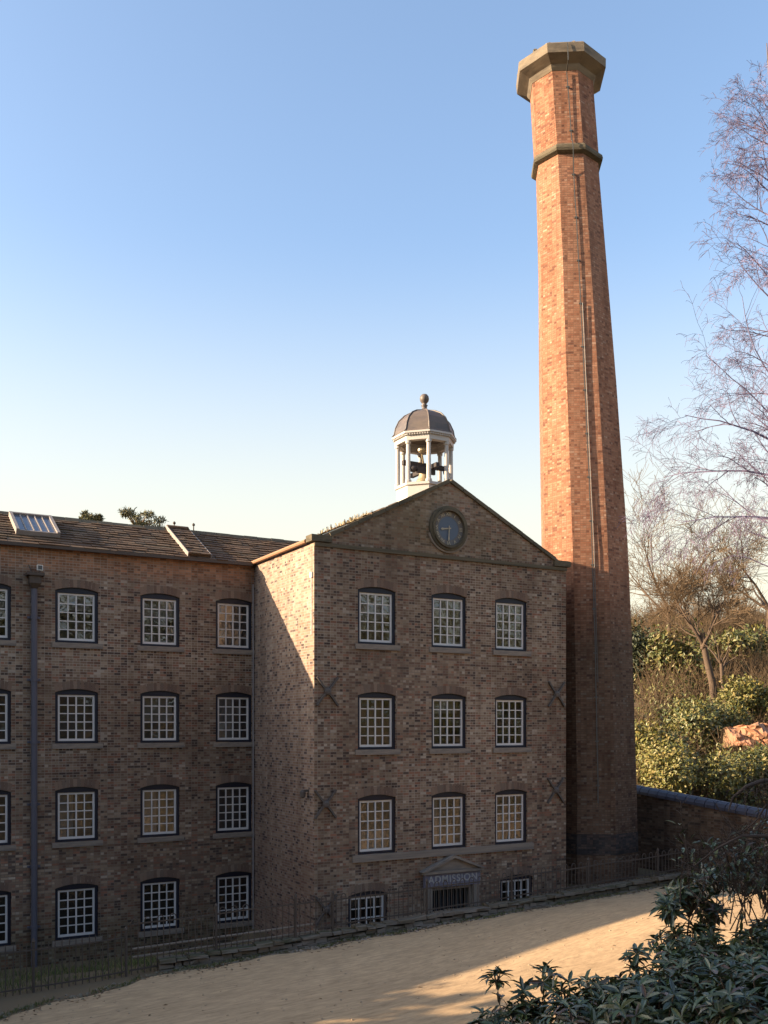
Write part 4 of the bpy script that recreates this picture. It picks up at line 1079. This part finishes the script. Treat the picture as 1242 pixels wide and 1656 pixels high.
# winter brush on the whole slope: uncountable scrub
ru = random.Random(33)
sb_, sl_ = MB(), MB()
for k in range(620):
    dist = ru.uniform(40, 88); px = ru.uniform(1000, 1290); p = cw(px, 1175, dist); z = H(p.x, p.y); p.z = z
    if ru.random() < 0.55:
        leafclump(sl_, p + Vector((0, 0, .5)), Vector((1.3, 1.3, .9)), 150, 0.2, ru, 0.3)
        continue
    hgt = ru.uniform(0.8, 2.4)*(1 + (dist-40)/60)
    for q in range(ru.randint(12, 20)):
        d_ = (rv(ru)*.55 + Vector((0, 0, 1))).normalized(); a = p + rtv*ru.uniform(-.6, .6)
        b = a + d_*hgt*ru.uniform(.4, .7); c = b + (d_ + rv(ru)*.5).normalized()*hgt*ru.uniform(.3, .5)
        sb_.tube([a, b, c], [.022, .016, .008], 3)
        for e in range(4):
            s0 = a.lerp(b, ru.uniform(.4, 1)); sb_.tube([s0, s0 + (d_*.6 + rv(ru)).normalized()*hgt*ru.uniform(.2, .45)], [.012, .006], 3)
tag(sb_.build('winter_scrub', M['twig_tan']), 'tan leafless scrub covering the wooded slope behind the boundary wall', 'scrub', kind='stuff')
tag(sl_.build('ivy_undergrowth', M['leaf_mid']), 'low green ivy and bramble under the trees of the slope', 'undergrowth', kind='stuff')

# pines beyond the left wing
def pine(px, py, dist, w_, h_, label, seed):
    rnd = random.Random(seed); c = cw(px, py, dist); g = H(c.x, c.y)
    r = empty('pine_tree', (c.x, c.y, g), label, 'tree', 'pines beyond the mill roof'); mb, tr = MB(), MB()
    tr.tube([(c.x, c.y, g-.3), (c.x+.2, c.y, lerp(g, c.z, .5)), tuple(c)], [.3, .22, .1], 8)
    for k in range(16):
        o = rtv*rnd.uniform(-1, 1)*w_ + fw*rnd.uniform(-1, 1)*w_*.7 + Vector((0, 0, rnd.uniform(-2.2, .85)*h_)); cc = c + o
        leafclump(mb, cc, Vector((w_*.30, w_*.30, h_*.28)), 150, 0.26, rnd, 0.2, 0.22); tr.tube([c - Vector((0, 0, h_)), cc], [.06, .02], 5)
    tr.build('trunk', M['bark'], r); mb.build('crown', M['leaf_pine'], r)
pine(146, 838, 58, .50, .42, 'small rounded pine crown above the left wing roof', 2)
pine(222, 842, 56, 1.35, .50, 'broad flat-topped pine crown above the left wing roof', 3)

# overhanging bare branch at the right, close to the viewer
rbch = random.Random(17)
ob = empty('bare_shrub', (cw(1262, 1500, 6.6).x, cw(1262, 1500, 6.6).y, H(cw(1262, 1500, 6.6).x, cw(1262, 1500, 6.6).y)), 'leafless arching shrub with curved sunlit twigs at the right edge above the rhododendrons', 'shrub')
a, b = MB(), MB()
ro_ = cw(1275, 1640, 6.6); ro_.z = H(ro_.x, ro_.y)
a.tube([ro_, cw(1282, 1450, 6.6), cw(1268, 1300, 6.6), cw(1255, 1262, 6.6), cw(1232, 1263, 6.55), cw(1207, 1272, 6.5), cw(1185, 1290, 6.5), cw(1178, 1312, 6.5)], [.035, .03, .024, .02, .016, .012, .008, .004], 7)
a.tube([cw(1272, 1420, 6.6), cw(1240, 1352, 6.5), cw(1200, 1352, 6.5), cw(1160, 1372, 6.5), cw(1110, 1410, 6.5)], [.022, .016, .011, .008, .003], 6)
b.tube([cw(1240, 1300, 6.5), cw(1225, 1325, 6.5), cw(1205, 1342, 6.5), cw(1180, 1352, 6.5)], [.006, .006, .005, .003], 5)
b.tube([cw(1158, 1300, 6.5), cw(1170, 1325, 6.5), cw(1190, 1345, 6.5), cw(1200, 1352, 6.5)], [.003, .004, .005, .006], 5)
b.tube([cw(1245, 1290, 6.5), cw(1238, 1320, 6.5), cw(1222, 1345, 6.5)], [.006, .005, .004], 5)
for k in range(40):
    t = rbch.random(); s0 = (cw(1255, 1262, 6.6).lerp(cw(1185, 1290, 6.5), t) if k % 2 else cw(1240, 1352, 6.5).lerp(cw(1110, 1410, 6.5), t))
    bare(b, b, s0, (rv(rbch) + Vector((0, 0, rbch.uniform(-.4, .5)))).normalized(), rbch.uniform(.08, .22), .004, 2, 3, rbch, 0.05, 0, (1, 3), .6, 1, 4, 0.0018, .4)
c_ = MB()
for k in range(48):
    px, py = (rbch.uniform(1105, 1262) if k % 2 else rbch.uniform(1185, 1275)), rbch.uniform(1335, 1450); e0 = cw(px + rbch.uniform(-25, 45), 1500, 7.0); e0.z = H(e0.x, e0.y) + rbch.uniform(0.6, 1.4); e1 = cw(px, py, rbch.uniform(6.6, 7.4))
    mid = e0.lerp(e1, .5) + rv(rbch)*.08; a.tube([e0, mid, e1], [.005, .004, .002], 4)
    for q in range(4): bare(b, b, e0.lerp(e1, rbch.uniform(.35, 1)), (rv(rbch)*.9 + Vector((0, 0, .5))).normalized(), rbch.uniform(.12, .28), .0026, 2, 3, rbch, 0.03, 0, (2, 4), .6, 1, 4, 0.0018, .45)
    if k % 3:
        for q in range(rbch.randint(5, 11)): leaf(c_, e1 + rv(rbch)*.09, (rv(rbch) + Vector((0, 0, .2))).normalized(), Vector((0, 0, 1)), rbch.uniform(.05, .09), .03, .2, .4)
c_.build('dead_leaves', M['rhodo'], ob)
a.build('branch', M['bark_dark'], ob); b.build('twigs', M['bark_dark'], ob)

# woodland on the slopes left of and behind the viewer (seen in the window panes; shades the near path)
rw2 = random.Random(77)
wl, wt_ = MB(), MB()
def bigtree(x, y, h, w_, n, ln):
    g = H(x, y); wt_.tube([(x, y, g-.3), (x, y, g+h*.75)], [.35, .1], 6)
    for k in range(n):
        t = rw2.uniform(.12, 1); r_ = w_*(1 - .75*t)*rw2.uniform(.3, 1.0); a = rw2.uniform(0, 6.28)
        c = Vector((x + r_*math.cos(a), y + r_*math.sin(a), g + h*t)); leafclump(wl, c, Vector((w_*.3, w_*.3, h*.10)), 40, ln, rw2, 0.1, 0.6)
def roundtree(x, y, h, w_, n):
    g = H(x, y); wt_.tube([(x, y, g-.3), (x, y, g+h*.6)], [.3, .1], 6)
    for k in range(n):
        v = rv(rw2)*rw2.uniform(.3, 1); c = Vector((x + v.x*w_, y + v.y*w_, g + h*.55 + v.z*h*.42)); leafclump(wl, c, Vector((.7, .7, .6)), 34, .5, rw2, .1, .6)
for (x, y, top) in ((-22, -5.6, 2.6), (-22, -4.0, 2.4), (-22, -2.4, 2.2), (-22, -0.8, 2.1), (-23, 0.8, 2.2), (-24, 2.4, 2.4)): roundtree(x, y, (top + EYE) - H(x, y), 1.6, 110)
for k in range(7): bigtree(-50 - rw2.uniform(0, 6), 0.5 - k*2.6, rw2.uniform(13, 17), 3.6, 55, 0.8)  # unseen trees added to block low sky glow on the side wall
for k in range(12): bigtree(-31 - rw2.uniform(0, 8), -7.5 - k*1.7, rw2.uniform(17, 22), 3.8, 80, 0.8)
for k in range(16): bigtree(lerp(-24, 44, k/15) + rw2.uniform(-2, 2), -44 - rw2.uniform(0, 10), rw2.uniform(6, 13), 4.0, 50, 0.8)
for k in range(9): bigtree(14 + rw2.uniform(0, 10), -21 - k*3.0, rw2.uniform(4.5, 9), 2.6, 40, 0.5)
for k in range(7): bigtree(30 + rw2.uniform(0, 12), -34 + k*4.5, rw2.uniform(5, 9), 3.4, 45, 0.7)
wl.v and tag(wl.build('woodland', M['leaf_mid']), 'evergreen woodland left of and behind the viewer, with unseen light-blocking trees added at left', 'woodland', kind='stuff')
tag(wt_.build('woodland_trunks', M['bark']), 'trunks of the woodland behind the viewer and of the light-blocking trees added at left', 'woodland', kind='stuff')
